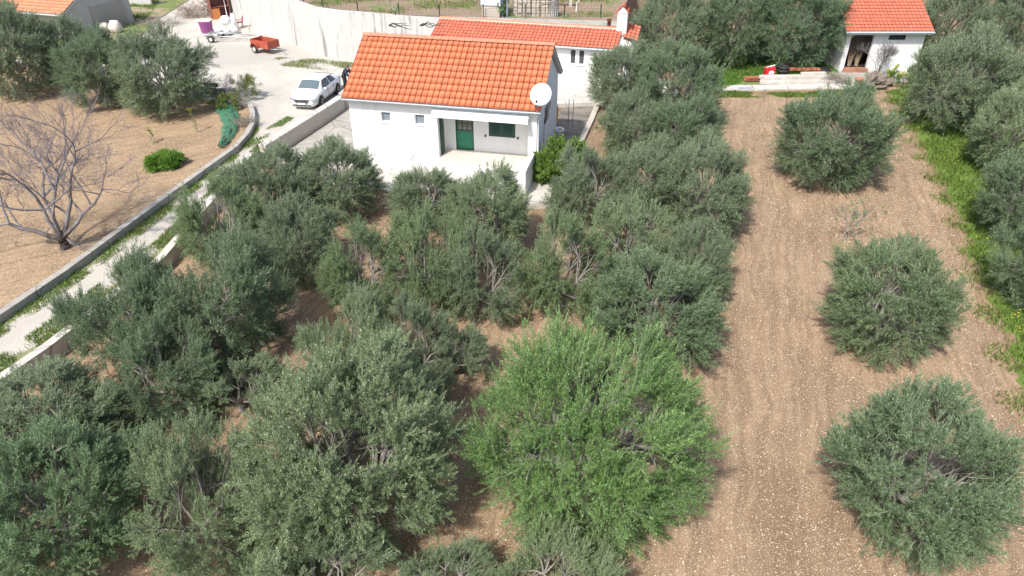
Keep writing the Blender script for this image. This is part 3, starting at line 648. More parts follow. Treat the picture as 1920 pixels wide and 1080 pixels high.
def make_crown(name,seed,R0=3.0,Rz=2.3,zc=2.0,nlobe=54,nplume=1250,nl=15,open_=.0,lw=.023,ll=.082,wisps=420,irr=0.0,mat=None,lr=(.17,.30),nsh=10,plen=(.45,.90),droop=.9,zmin=.12):
    """crown = lobes > plumes (leafy side branches) > shoots > leaves"""
    rs=RS(seed); fi=np.arange(nlobe)+.5; ph=fi*2.39996+seed; cz=1-1.86*fi/nlobe; d=np.c_[np.sqrt(1-cz**2)*np.cos(ph),np.sqrt(1-cz**2)*np.sin(ph),cz]; d=norm(d+rs.normal(0,.16,(nlobe,3)))
    rad=rs.uniform(.56-irr,.80+irr,nlobe)*(1+.07*np.sin(2*np.arctan2(d[:,1],d[:,0])+seed)+.06*np.sin(5*np.arctan2(d[:,1],d[:,0])+2*seed))
    c=d*rad[:,None]*np.array((R0,R0,Rz)); r=R0*rs.uniform(lr[0],lr[1],nlobe)
    if open_:
        gap=norm(rs.normal(0,1,(4,3))+np.array((0,0,.5))); keep=np.ones(nlobe,bool)
        for g_ in gap: keep&=(d@g_)<1-open_*.30
        c=c[keep]; r=r[keep]
    wgt=r**2/np.sum(r**2); lobr=rs.rand(len(c))
    m=nplume; li=rs.choice(len(c),m,p=wgt); n_=norm(rs.normal(0,1,(m,3))+norm(c[li])*.7+np.array((0,0,.2)))
    B=c[li]+n_*(r[li]*rs.uniform(.1,.80,m))[:,None]*np.array((1,1,.85))
    low=np.clip(-B[:,2]/Rz,0,1); edge=np.clip(np.linalg.norm(B[:,:2],axis=1)/R0,0,1)
    wild=rs.uniform(.12,.34,m)
    A=norm(n_*.55+norm(B*np.array((1,1,.5)))*.45+np.stack([np.full(m,.20),np.full(m,.10),.75-droop*1.3*low-.35*edge],1)+rs.normal(0,1,(m,3))*wild[:,None])
    PL=rs.uniform(plen[0],plen[1],m); pr=np.clip(lobr[li]*.45+rs.rand(m)**1.5*.6,0,1)
    k=np.arange(nsh)[None,:]; s=(.08+.92*k/(nsh-1))*PL[:,None]*rs.uniform(.92,1.08,(m,nsh))
    u=norm(np.cross(A,np.array((.3,.2,1.))+rs.normal(0,.3,(m,3)))); v=np.cross(A,u)
    az=k*2.4+rs.uniform(0,6.28,(m,1))+rs.normal(0,.3,(m,nsh)); side=u[:,None]*np.cos(az)[...,None]+v[:,None]*np.sin(az)[...,None]
    an=np.radians(rs.uniform(22,52,(m,nsh)))*(1-.8*(s/PL[:,None])**4); an=np.maximum(an,.05)
    D=norm(A[:,None]*np.cos(an)[...,None]+side*np.sin(an)[...,None]+np.array((0,0,.12))).reshape(-1,3)
    P=B[:,None]+A[:,None]*s[...,None]; P[...,2]-=.16*s**2; P=P.reshape(-1,3)
    L=(rs.uniform(.22,.42,(m,nsh))*(1.1-.45*s/PL[:,None])).ravel(); sr=np.repeat(pr,nsh)*.75+rs.rand(m*nsh)*.25
    V1,Q1,r1=leaves_on(P,D,L,nl,rs,lw,ll,.25,sr,52)
    q=wisps; wi=rs.choice(m,q); up=B[wi]+A[wi]*(PL[wi]*.5)[:,None]
    D2=norm(A[wi]*.6+np.array((.18,.08,.75))+rs.normal(0,.18,(q,3))); D2[:,2]=np.where(B[wi,2]<-.2,D2[:,2]*.3,D2[:,2]); L2=rs.uniform(.5,.95,q)
    V2,Q2,r2_=leaves_on(up,D2,L2,30,rs,lw*.9,ll*.8,.10,rs.uniform(.55,1,q),36)
    def stems(P,D,L,w):
        sd=norm(np.cross(D,(0.2,.1,1.)))*w; e=P+D*L[:,None]; e[:,2]-=.16*L**2
        return np.stack([P-sd,P+sd,e+sd*.3,e-sd*.3],1).reshape(-1,3)
    V3=np.concatenate([stems(B,A,PL,.009),stems(P,D,L,.004),stems(up,D2,L2,.006)]); n3=len(V3)//4
    V=np.concatenate([V1,V2,V3]); V[:,2]+=zc; Q=np.arange(len(V)).reshape(-1,4)
    ok=V.reshape(-1,4,3)[:,:,2].min(1)>zmin
    mi=np.r_[np.zeros(len(Q1)+len(Q2),int),np.ones(n3,int)]; rr=np.r_[r1,r2_,np.zeros(n3)]
    V=V.reshape(-1,4,3)[ok].reshape(-1,3); Q=np.arange(len(V)).reshape(-1,4)
    me=fast_mesh(name,V,Q,[mat or M_OLIVE,M_TWIG],rr[ok],False,mi[ok])
    q=V.reshape(-1,4,3)[:,0]; me['rh']=float(np.percentile(np.linalg.norm(q[:,:2],axis=1),95.5)); me['z0']=float(np.percentile(q[:,2],1)); me['z1']=float(np.percentile(q[:,2],98.5))
    return me,c,r
def make_trunk(name,seed,c,zc,h0=.75,r0=.17):
    rs=RS(seed); b=MB(); top=np.array((rs.uniform(-.2,.2),rs.uniform(-.2,.2),h0))
    b.tube([(0,0,-.15),(rs.uniform(-.05,.05),.03,h0*.5),top],[r0*1.35,r0*1.05,r0],8)
    k=5; cen=c+np.array((0,0,zc)); az=np.arctan2(cen[:,1],cen[:,0]); 
    for i in range(k):
        a0=-math.pi+2*math.pi*i/k; sel=np.where((az>=a0)&(az<a0+2*math.pi/k))[0]
        if len(sel)==0: continue
        m=cen[sel].mean(0); kn=top+(m-top)*.55+rs.normal(0,.12,3); kn[2]=max(kn[2],h0+.2)
        mid=top+(kn-top)*.5+rs.normal(0,.10,3)
        b.tube([top,mid,kn],[r0*.62,r0*.5,r0*.40],6)
        for j in sel:
            e=cen[j]; m2=kn+(e-kn)*.5+rs.normal(0,.12,3)+np.array((0,0,.12)); b.tube([kn,m2,e],[r0*.34,r0*.24,r0*.10],5)
            for q in range(3):
                t=e+norm(rs.normal(0,1,3)+norm(e-np.array((0,0,zc)))*.8+np.array((0,0,.4)))*rs.uniform(.4,.85); s0=e if q%2 else m2
                b.tube([s0,(s0+t)/2+rs.normal(0,.06,3),t],[r0*.13,r0*.09,r0*.04],4)
    me=b.build(name,M_BARK); d=me.data; bpy.data.objects.remove(me); return d
PROTO=[]
SPEC=[dict(seed=11,irr=.03),dict(seed=23,nlobe=60,lr=(.15,.27)),dict(seed=37,nlobe=44,lr=(.18,.31),irr=.12),dict(seed=41,open_=.45,nplume=1080,irr=.14),dict(seed=59,open_=.35,nlobe=50,nplume=1050,irr=.10),dict(seed=67,nlobe=66,lr=(.14,.25)),
      dict(seed=73,open_=.8,nlobe=44,nplume=560,wisps=260,lr=(.16,.26),irr=.12),dict(seed=83,open_=.6,nplume=980,nlobe=54,lr=(.15,.26),irr=.14)]
for i,s in enumerate(SPEC):
    me,c,r=make_crown('crown',**s); PROTO.append((me,make_trunk('trunk',s['seed']+1,c,2.0)))
# the fresh green tree in the foreground: leafier, finer
me,c,r=make_crown('crown',97,nplume=1500,nlobe=64,lr=(.14,.27),wisps=700,lw=.019,ll=.07,nsh=11); PROTO.append((me,make_trunk('trunk',98,c,2.0)))
def olive(x0,y0,x1,y1,label,proto=0,tint=(1,1,1),z0=0.0,group='olive trees of the grove',rot=None):
    """crown that fills the given rectangle of the photograph; stands on the ground z0"""
    me=PROTO[proto][0]; Rh,za,zb=me['rh'],me['z0'],me['z1']; zm=(za+zb)/2; hz=(zb-za)/2
    cx,cy=(x0+x1)/2,(y0+y1)/2; zc=z0+2.0
    for _ in range(14):
        X,Y=W(cx,cy,zc); dp=depth_of(Y,zc); s=dp/FPX; phi=PITCH+math.atan((cy-540)/FPX)
        k_=.93 if group in (G4,G5,G3) else (.87 if proto==8 else 1.0 if group==G1 else 1.05); rx=(x1-x0)/2*s*k_; hh=(y1-y0)/2*s*min(k_,1.02)
        rz=math.sqrt(max(hh*hh-(rx*math.sin(phi))**2,(.50*rx*math.cos(phi))**2))/math.cos(phi); rz=min(rz,.90*rx)
        sz=rz/hz; zc=z0+zm*sz
    sx=rx/Rh
    ry=math.sqrt(max(hh*hh-(rz*math.cos(phi))**2,(.55*rx*math.sin(phi))**2))/math.sin(phi); sy=min(max(ry/Rh,.65*sx),1.15*sx)
    t=thing('olive_tree',label,'olive tree',(X,Y,z0),0,group)
    me,tm=PROTO[proto]; c=link('crown',me,t); k=link('trunk',tm,t)
    a=rot if rot is not None else (X*7.3+Y*3.1)%1.2-.6+(0 if int(X*10)%2 else math.pi*.0)
    m=(sx+sy)/2
    for o in (c,k): o.rotation_euler=(0,0,a); o.scale=(sx if abs(a)<.4 else m,sy if abs(a)<.4 else m,sz)
    c.color=(*tint,1); return t
G0='olive trees left of the house along the track'; G1='olive trees in the middle of the grove'; G2='olive trees right of the house'; G3='olive trees behind the field'; G4='lone olive trees in the tilled field'; G5='olive trees along the right edge'; G6='olive trees at the far side of the tan field'
A_=(1,1,1); Dk=(.80,.88,.82); Gr=(1.0,1.06,.88); Sv=(1.12,1.12,1.05); Nt=(.88,1.14,.64)
# far side of the tan field
olive(-60,22,95,165,'big dense olive cut by the left edge of the photo under the pink tiled eave',0,A_,.6,G6)
olive(65,38,175,150,'narrow olive below the corner of the grey garage',5,A_,.6,G6)
olive(112,70,245,185,'olive in front of the ribbed garage door',1,Dk,.6,G6)
olive(200,66,392,200,'wide round olive at the end of the row nearest the gravel yard and red rail',2,A_,.6,G6)
# along the track
olive(545,272,712,400,'olive just left of the house front, below its left wall',0,A_,0,G0)
olive(420,285,585,420,'olive touching the track beyond the rubble wall, left of the one below the house',1,A_,0,G0)
olive(325,340,500,495,'olive overhanging the track where it meets the low wall, opposite the green shrub',4,Gr,0,G0)
olive(475,375,640,520,'olive above the large brown soil gap, second tree in from the track',2,A_,0,G0)
olive(275,445,525,670,'broad dark olive with soil gap to its right, halfway along the track',7,Dk,0,G0)
olive(125,472,325,700,'olive with visible forked trunk leaning over the roadside wall',7,Dk,0,G0)
olive(190,600,400,790,'low olive in front of the forked trunk tree',3,Dk,0,G0)
olive(-70,685,215,900,'large olive at the left edge of the photo below the roadside wall end',1,A_,0,G0)
olive(-60,790,265,1085,'dense dark olive in the bottom left corner',2,(.85,1.0,.85),0,G0)
# middle of the grove
olive(725,318,865,420,'low olive below the porch parapet, left one',5,A_,0,G1)
olive(830,322,995,470,'olive rising in front of the porch parapet under the shuttered window',1,Sv,0,G1)
olive(595,420,760,590,'olive right of the brown soil gap, under the bare patch by the house',4,Gr,0,G1)
olive(705,400,880,570,'olive in the very middle between two soil patches',3,Gr,0,G1)
olive(820,430,985,600,'loose olive left of the three bare branched one',4,A_,0,G1)
olive(560,545,740,740,'silvery open olive above the big foreground ones',7,Sv,0,G1)
olive(685,560,860,745,'loose olive left of the sunny soil patch',4,A_,0,G1)
olive(780,610,915,725,'small sparse olive directly left of the fresh green tree',6,A_,0,G1)
olive(350,660,535,800,'sparse olive with bare twigs at the soil gap beside the dark row',6,A_,0,G1)
olive(225,770,500,1100,'tall silvery olive with bare limbs over brown soil, near the bottom left',3,Sv,0,G1)
olive(475,640,850,1020,'biggest silvery olive of the foreground, left of the fresh green one',0,Sv,0,G1)
olive(445,960,750,1180,'crown cut by the bottom edge below the biggest silvery olive',4,A_,0,G1)
olive(745,1000,925,1150,'small crown tip at the bottom edge in the middle of the photo',6,A_,0,G1)
olive(905,985,1165,1200,'crown with pale bare twigs cut by the bottom edge below the fresh green tree',7,Sv,0,G1)
olive(868,590,1345,1015,'large fresh green olive in the foreground beside the open tilled strip',8,Nt,0,G1,.1)
# right of the house
olive(1105,88,1235,190,'olive reaching over the paving in front of the outbuilding wall',1,A_,0,G2)
olive(1190,92,1352,215,'olive next to the kerb end, behind the row right of the house',0,Dk,0,G2)
olive(1118,180,1250,290,'olive leaning over the pebbly kerb beside the dark path',2,A_,0,G2)
olive(1215,190,1355,300,'olive at the top left corner of the tilled field',5,Dk,0,G2)
olive(1135,270,1290,400,'olive behind the light green bush, second one from it',1,A_,0,G2)
olive(1240,270,1405,430,'olive bulging farthest right over the tilled field',0,A_,0,G2)
olive(1025,285,1165,415,'olive right beside the light green bush at the house corner',4,A_,0,G2)
olive(1100,380,1270,520,'olive above the bare curved branches',3,Sv,0,G2)
olive(970,405,1145,590,'olive with pale curved bare limbs on its right side',4,Gr,0,G2)
olive(1235,420,1378,560,'olive above the lowest one of the right row, bare branch at its top',2,A_,0,G2)
olive(1110,480,1355,665,'wide low olive just behind the fresh green tree',0,Dk,0,G2)
# behind
olive(1180,-20,1335,118,'olive right of the chimney with the red cap',0,A_,.0,G3)
olive(1295,-45,1465,112,'middle olive of the three behind the red bag and brick pile',2,Dk,.0,G3)
olive(1415,-40,1580,122,'dark olive against the left side of the shed',1,(.72,.85,.8),.0,G3)
olive(1180,-90,1300,10,'olive crown cut by the top edge just right of the red capped chimney',1,Dk,.0,G3)
olive(1300,-110,1420,0,'olive crown cut by the top edge behind the middle one of three',2,Dk,.0,G3)
olive(1430,-110,1560,0,'olive crown cut by the top edge left of the shed roof',0,Dk,.0,G3)
# lone ones
olive(1452,165,1678,338,'lone round olive in the far part of the tilled field, in front of the shed',1,Dk,0,G4)
olive(1545,448,1800,662,'lone olive in the middle of the tilled strip, below the bare sapling',1,(.95,1,.9),0,G4,2.2)
olive(1558,718,1915,1040,'nearest lone olive, bottom right of the photo',0,(.86,.95,.9),0,G4)
# right edge
olive(1722,-30,1860,110,'olive hiding the right end of the shed roof',0,A_,0,G5)
olive(1835,-40,1990,140,'olive in the top right corner',2,A_,0,G5)
olive(1712,60,1900,235,'olive right of the shed wall, above the yellow flowers',1,A_,0,G5)
olive(1830,150,2010,340,'olive below the top right ones, grass at its left',0,Sv,0,G5)
olive(1850,270,2030,470,'olive with grass around it, third from the bottom on the right edge',5,Dk,0,G5)
olive(1880,400,2070,600,'lowest olive cut by the right edge beside the yellow dotted grass',2,Dk,0,G5)

olive(1960,60,2130,230,'olive hidden behind the top right ones beyond the right edge',0,Dk,0,G5)
olive(2010,200,2190,400,'olive beyond the right edge behind the grass strip trees',1,Dk,0,G5)
# ------------------------------------------------------------------ bushes, bare trees, weeds
def leafy(name,label,cat,px,py,rx,rz,mat,n=900,nl=14,lw=.05,ll=.09,z0=0,seed=1,zc=None,tint=(1,1,1),group=None):
    X,Y=W(px,py,z0); zc=zc or rz*.8
    me,c,r=make_crown('foliage',seed,rx,rz,zc,16,n//8,nl,0,lw,ll,10,0.0,mat,(.3,.45),8,(rz*.3,rz*.7),.6,.0)
    t=thing(name,label,cat,(X,Y,z0),0,group); o=link('foliage',me,t); o.color=(*tint,1)
    b=MB(); rr=random.Random(seed)
    for i in range(5): a=i*1.26; b.tube([(0,0,-.05),(rx*.2*math.cos(a),rx*.2*math.sin(a),zc*.6),(rx*.5*math.cos(a),rx*.5*math.sin(a),zc)],[.03,.022,.01],5)
    b.build('stem',M_BARK,t); return t
leafy('laurel_bush','bright light green leafy bush at the right corner of the house','bush',1058,345,1.4,1.0,M_BRIGHT,3000,14,.05,.09,0,5,1.0)
leafy('green_shrub','small vivid green shrub alone on the tan field','shrub',310,312,.85,.24,M_BRIGHT,2400,14,.035,.06,.6,6,.25,(.95,1.15,.7))
leafy('broom_shrub','yellow green shrub behind the curved end of the curb wall','shrub',462,182,.9,.6,M_BRIGHT,600,12,.03,.08,.6,7,.5,(1.3,1.0,1.1))
leafy('broom_shrub','low yellow green weeds above the green net','shrub',425,205,.8,.4,M_BRIGHT,500,12,.03,.08,.6,8,.3,(1.3,1.0,1.1))
leafy('wild_bush','dark green clump beside the pale container on the upper terrace','bush',938,30,.55,.6,M_OLIVE,300,12,.05,.1,3.55,9,.5,(.7,1,.6))
leafy('flowering_bush','low bush dotted with yellow flowers right of the stone pile','bush',1695,158,1.3,.5,M_BRIGHT,900,12,.04,.08,0,12,.3,(.8,.9,.8))
def branch_tree(seed,limbs,depth=5,L0=1.5,r0=.14,spread=.5,upb=.25,h=.5,twigr=.006):
    rs=RS(seed); thick=MB(); thin=MB()
    def grow(p,d,L,r,k):
        n=4; pts=[p]; dd=d.copy()
        for i in range(n):
            dd=norm(dd+rs.normal(0,.14,3)+np.array((0,0,upb*.22))); pts.append(pts[-1]+dd*L/n)
        (thick if k>=depth-2 else thin).tube(pts,list(np.linspace(r,r*.62,n+1)),6 if k>=depth-2 else 3,0,k>=depth-1,True)
        if k<=0: return
        nb=3 if k>2 else (5 if k==2 else 5)
        for j in range(nb):
            at=pts[-1] if j==0 else pts[rs.randint(2,n+1)]
            nd=norm(dd+rs.normal(0,spread,3)*(.55 if j==0 else 1.1)); grow(at,nd,L*rs.uniform(.58,.82),max(r*(.6 if j==0 else .48),twigr),k-1)
    top=np.array((0,0,h)); thick.tube([(0,0,-.2),(.03,.02,h*.5),top],[r0*1.5,r0*1.3,r0*1.1],10)
    for d in limbs: grow(top,norm(np.array(d,float)),L0*rs.uniform(.85,1.15),r0*.75,depth-1)
    return thick,thin
X,Y=W(122,466,.62)
t=thing('bare_fig_tree','large leafless grey tree with a black trunk on the tan field','tree',(X,Y,.62))
tk,tn=branch_tree(5,[(1.1,.1,.8),(.6,.75,1.0),(-.7,.3,.9),(-1.1,-.25,.6),(-.2,-.5,1.05),(.2,.1,1.4)],6,2.25,.14,.55,.22,.45,.004)
tk.build('trunk',M_FIG,t); tn.build('twigs',M_FIGT,t)
X,Y=W(436,196,.6)
t=thing('bare_shrub','leafless grey shrub in front of the gravel yard, at the curved curb end','shrub',(X,Y,.6))
tk,tn=branch_tree(8,[(.3,.2,1),(-.4,.1,1),(0,-.3,1),(-.1,.4,1)],4,.75,.035,.4,.5,.1,.006); tk.build('trunk',M_BARK,t); tn.build('twigs',M_FIGT,t)
X,Y=W(1643,146,.15)
t=thing('bare_shrub','leafless grey shrub in front of the white shed wall, behind the stone pile','shrub',(X,Y,.13))
tk,tn=branch_tree(12,[(.4,.1,1),(-.4,.1,1),(.1,-.3,1),(.1,.4,1),(-.1,0,1)],5,.95,.04,.4,.5,.1,.007); tk.build('trunk',M_BARK,t); tn.build('twigs',M_FIGT,t)
X,Y=W(1583,452,0)
t=thing('sapling','half bare sapling with a few dark leaves above the middle lone olive','tree',(X,Y,0))
tk,tn=branch_tree(15,[(-.15,.1,1),(.5,.2,1),(.7,-.1,.8)],3,.7,.035,.4,.3,.5,.008); tk.build('trunk',M_BARK,t); tn.build('twigs',M_BARK,t)
rs=RS(3); P=rs.normal(0,1,(60,3))*np.array((.55,.4,.35))+np.array((.3,.1,1.35)); V,Q,r=leaves_on(P,norm(rs.normal(0,1,(60,3))+np.array((0,0,.5))),rs.uniform(.15,.3,60),12,rs,.03,.08)
link('leaves',fast_mesh('leaves',V,Q,M_OLIVE,r),t).color=(.8,.95,.8,1)
# Y shaped young tree on the terrace
X,Y=W(742,37,3.55); t=thing('young_tree','young leafless pale green tree forked like a Y behind the white retaining wall','tree',(X,Y,3.55))
b=MB(); b.tube([(0,0,-.1),(.0,0,.7)],[.09,.07],8); b.tube([(0,0,.65),(-.35,0,1.3),(-.8,.1,2.3),(-.85,.1,2.6)],[.07,.05,.035,.02],6); b.tube([(0,0,.65),(.3,0,1.3),(.8,.1,2.0),(1.1,.1,2.4)],[.06,.045,.03,.02],6)
b.tube([(.3,0,1.3),(.15,.2,2.0)],[.03,.015],5); b.build('trunk',plain('pale_green_bark',(.16,.20,.13),.8),t)
# vine on the retaining wall top
X,Y=W(765,44,4.0); t=thing('bare_vine','dark gnarled bare vine lying on top of the white retaining wall','vine',(X,Y-.22,3.9))
b=MB(); rs=RS(4)
for sx_ in (-1.4,.9):
    p=np.array((sx_,0,.0)); 
    for q in range(3):
        pts=[p+np.array((0,0,0))]; 
        for i in range(7): pts.append(pts[-1]+np.array((rs.uniform(.1,.3),rs.uniform(-.03,.03),rs.uniform(-.16,.16))))
        b.tube(pts,list(np.linspace(.05,.015,8)),5)
b.build('stem',plain('dark_vine_bark',(.05,.04,.035),.9),t)
# young trained vines on the tan field
for (px,py,h,lab) in ((372,248,1.6,'tall thin weed stalk with yellow leaves near the green net'),(291,268,1.0,'thin yellow stalk just behind the vivid green shrub')):
    X,Y=W(px,py,.62); t=thing('vine_stalk',lab,'plant',(X,Y,.62),0,'young vine stalks on the tan field'); b=MB()
    pts=[(0,0,-.05),(-.06,.02,h*.5),(-.22,.05,h)]; b.tube(pts,[.03,.02,.01],5); b.build('stem',M_BARK,t)
    rs=RS(int(px)); n=26; tt=rs.rand(n); P=np.c_[-.22*tt,.03*tt,h*tt]; V,Q,r=leaves_on(P,norm(rs.normal(0,1,(n,3))),rs.uniform(.12,.22,n),9,rs,.04,.08)
    link('leaves',fast_mesh('leaves',V,Q,M_BRIGHT,r),t).color=(1.5,1.1,.9,1)

# blades of grass and weeds
def in_poly(P,poly):
    x,y=P[:,0],P[:,1]; c=np.zeros(len(P),bool); n=len(poly)
    for i in range(n):
        x1,y1=poly[i]; x2,y2=poly[(i+1)%n]
        c^=((y1>y)!=(y2>y))&(x<(x2-x1)*(y-y1)/((y2-y1) or 1e-9)+x1)
    return c
def blades(name,pts,h,wd,seed,label,z,mat=M_GRASS,cat='grass',tint=(1,1,1),lean=.5):
    rs=RS(seed); n=len(pts); a=rs.uniform(0,6.28,n); hh=h*rs.uniform(.5,1.3,n); ww=wd*rs.uniform(.6,1.3,n)
    dx,dy=np.cos(a),np.sin(a); ln=hh*lean*rs.uniform(.2,1.3,n)
    B=np.c_[pts,np.full(n,z)]; s=np.c_[-dy*ww,dx*ww,np.zeros(n)]; m=B+np.c_[dx*ln*.35,dy*ln*.35,hh*.6]; t_=B+np.c_[dx*ln,dy*ln,hh]
    V=np.stack([B-s,B+s,m+s*.7,t_,m-s*.7],1).reshape(-1,3); Q=np.arange(5*n).reshape(-1,5)
    # clumpy tone variation
    f=.5+.5*np.sin(pts[:,0]*1.3+3*np.sin(pts[:,1]*.7))*np.sin(pts[:,1]*1.1+2*np.sin(pts[:,0]*.9))
    me=fast_mesh(name,V,Q,mat,np.clip(f*.6+rs.rand(n)*.5,0,1)); o=link(name,me); o.color=(*tint,1)
    return tag(o,label,cat,None,'stuff')
def scatter(poly,n,seed,clump=0.0,sc=1.0):
    rs=RS(seed); p=np.array(poly); lo,hi=p.min(0),p.max(0); P=rs.uniform(lo,hi,(n*3,2)); P=P[in_poly(P,poly)]
    if clump:
        f=np.sin(P[:,0]*1.9*sc+2.3*np.sin(P[:,1]*1.3*sc))+np.sin(P[:,1]*2.3*sc+1.9*np.sin(P[:,0]*1.1*sc+seed)); P=P[f+rs.normal(0,.5,len(P))>clump]
    return P[:n]
MARG=[(x+.2,y) for x,y in GE]+[(26,12),(34,30),(40,54),(33,54),(30,51.6)]
_p=scatter([(x-1.1,y) for x,y in GE]+MARG[len(GE):],190000,1,-1.5); _g=resample(GE[::-1],200); _e=_p[:,0]-np.interp(_p[:,1],_g[:,1],_g[:,0]); _p=_p[_e+RS(77).normal(0,.45,len(_p))+.5*np.sin(_p[:,1]*2.1+_p[:,0])>-.15]
blades('margin_grass',_p,.16,.014,2,'lush green grass along the right edge of the tilled field',.01)
fl=scatter(MARG,2600,5,.9,.6); 
def flowers(name,pts,z,seed,label,size=.03):
    rs=RS(seed); n=len(pts); V=[];
    h=z+rs.uniform(.08,.2,n); a=rs.uniform(0,3,n); c=np.c_[pts,h]
    q=[]; 
    for k in range(4): an=a+k*math.pi/2; q.append(c+np.c_[np.cos(an)*size,np.sin(an)*size,rs.uniform(-.01,.015,n)])
    V=np.stack(q,1).reshape(-1,3); me=fast_mesh(name,V,np.arange(4*n).reshape(-1,4),M_YELLOW); return tag(link(name,me),label,'flowers',None,'stuff')
flowers('yellow_flowers',fl[:1300],.05,6,'tiny yellow flowers scattered in the grass on the right')
X,Y=W(1695,155,0); rs=RS(9); flowers('yellow_flowers',np.c_[X+rs.normal(0,.7,170),Y+rs.normal(0,.35,170)],.55,7,'cluster of yellow flowers on the bush right of the stone pile',.035)
blades('grove_grass_blades',scatter([W(1352,172,0),W(1340,140,0),W(1300,100,0),W(1560,110,0),W(1575,150,0),W(1400,150,0)],26000,8),.18,.016,9,'strip of green grass under the olives behind the brick pile',.02,tint=(.8,1,.8))
blades('kerb_grass',scatter([W(1350,183,0),W(1352,172,0),W(1450,176,0),W(1560,172,0),W(1640,166,0),W(1640,172,0),W(1560,182,0),W(1440,184,0)],9000,10,-.5),.16,.015,11,'bright green grass at the foot of the pale kerb strip',.0)
blades('yard_weeds',scatter([W(500,120,.5),W(520,108,.5),W(600,112,.5),W(680,120,.5),W(640,134,.5),W(560,128,.5)],3000,12,-.2,.8),.12,.014,13,'low weeds along the foot of the tall white wall',.5,tint=(1.1,.9,1))
blades('far_grass',scatter([(-38,62),(-52,64),(-56,82),(-39,82),(-36,72)],16000,14,-.3,.5),.2,.02,15,'green grass beside the grey garage',.56)
# verge weeds both sides of the track
VL=[tuple(p) for p in LQ[:52]]+[tuple(a*.72+b_*.28) for a,b_ in zip(LQ,RQ)][:52][::-1]
blades('track_verge',scatter(VL,20000,16,-.5,1.2),.12,.013,17,'green weeds between the curb wall and the wheel track',.515)
VR=[tuple(a*.36+b_*.64) for a,b_ in zip(LQ,RQ)][:54]+[tuple(p) for p in RQ[:54]][::-1]
blades('track_verge',scatter(VR,24000,18,-.7,1.0),.13,.013,19,'green weeds between the wheel track and the roadside wall',.515)
blades('yard_grass_strip',scatter([(-16.2,37.3),(-15.3,37.2),(-13.9,43.2),(-14.4,43.4)],2500,20,-.3),.12,.014,21,'thin green grass strip beside the rubble wall near the car',.51)
# terrace grass
T1=[(-30,77),(-21,66.5),(-14,60.5),(-6,58.5),(2,58.2),(8,58),(10,70),(8,90),(-30,100)]
blades('terrace_grass',scatter(T1,30000,22,.35,.35),.22,.022,23,'patchy grass on the upper terrace behind the white wall',3.55,tint=(1.05,1,1))
# weeds dotted on the tilled strip
rs=RS(31); ctr=[(1255+rs.uniform(-40,480),rs.uniform(200,480)) for _ in range(22)]
pp_=[]
for q in ctr:
    X,Y=W(q[0]+200,q[1],0); 
    if X<24: pp_.append(np.c_[X+rs.normal(0,.16,40),Y+rs.normal(0,.16,40)])
blades('field_weeds',np.concatenate(pp_),.07,.014,33,'tiny green weeds dotted over the tilled field',0)
# loose stones on the tilled strip
def stones(name,pts,z,smin,smax,seed,mat,label):
    rs=RS(seed); n=len(pts); s=rs.uniform(smin,smax,n)*(.6+1.1*rs.rand(n)**7); base=np.array([(1,0,0),(0,1,0),(-1,0,0),(0,-1,0),(0,0,.7),(0,0,-.5)])
    a=rs.uniform(0,6.28,n); V=base[None]*rs.uniform(.6,1.3,(n,6,1))*s[:,None,None]; ca,sa=np.cos(a)[:,None],np.sin(a)[:,None]
    x=V[...,0]*ca-V[...,1]*sa; y=V[...,0]*sa+V[...,1]*ca; V=np.stack([x+pts[:,:1],y+pts[:,1:],V[...,2]+z+s[:,None]*.1],-1).reshape(-1,3)
    F=np.array([(0,1,4),(1,2,4),(2,3,4),(3,0,4)]); Q=(F[None]+np.arange(n)[:,None,None]*6).reshape(-1,3)
    me=fast_mesh(name,V,Q,mat,np.repeat(rs.rand(n),4)); return tag(link(name,me),label,'stones',None,'stuff')
def stone_mat():
    m,n,l,p=new_mat('field_stone'); a=n.new('ShaderNodeAttribute'); a.attribute_name='rnd'
    l.new(ramp(n,l,a.outputs['Fac'],[(0,(.30,.20,.13)),(.45,(.50,.40,.29)),(.8,(.62,.54,.42))]),p.inputs['Base Color']); p.inputs['Roughness'].default_value=.95; return m
M_ST=stone_mat()
NEAR=[(-13,9),(14,9),(17,18),(19.5,25),(6,30),(-15,30),(-15,20)]
stones('field_stones',scatter(NEAR,150000,41),0,.008,.021,42,M_ST,'small pale stones and clods covering the near tilled soil')
FAR=[(6,30),(19.5,25),(23,35),(27,49.5),(12,49.5),(7,40)]
stones('field_stones',scatter(FAR,60000,43),0,.012,.026,44,M_ST,'small pale stones and clods covering the far tilled soil')
stones('field_clods',scatter([(-44,26),(-19.8,22),(-17.0,38),(-19.5,45),(-37,54),(-44,50)],26000,45),.62,.025,.055,46,plain('tan_clod',(.36,.24,.15),.95),'clods of dry tan earth on the left field')

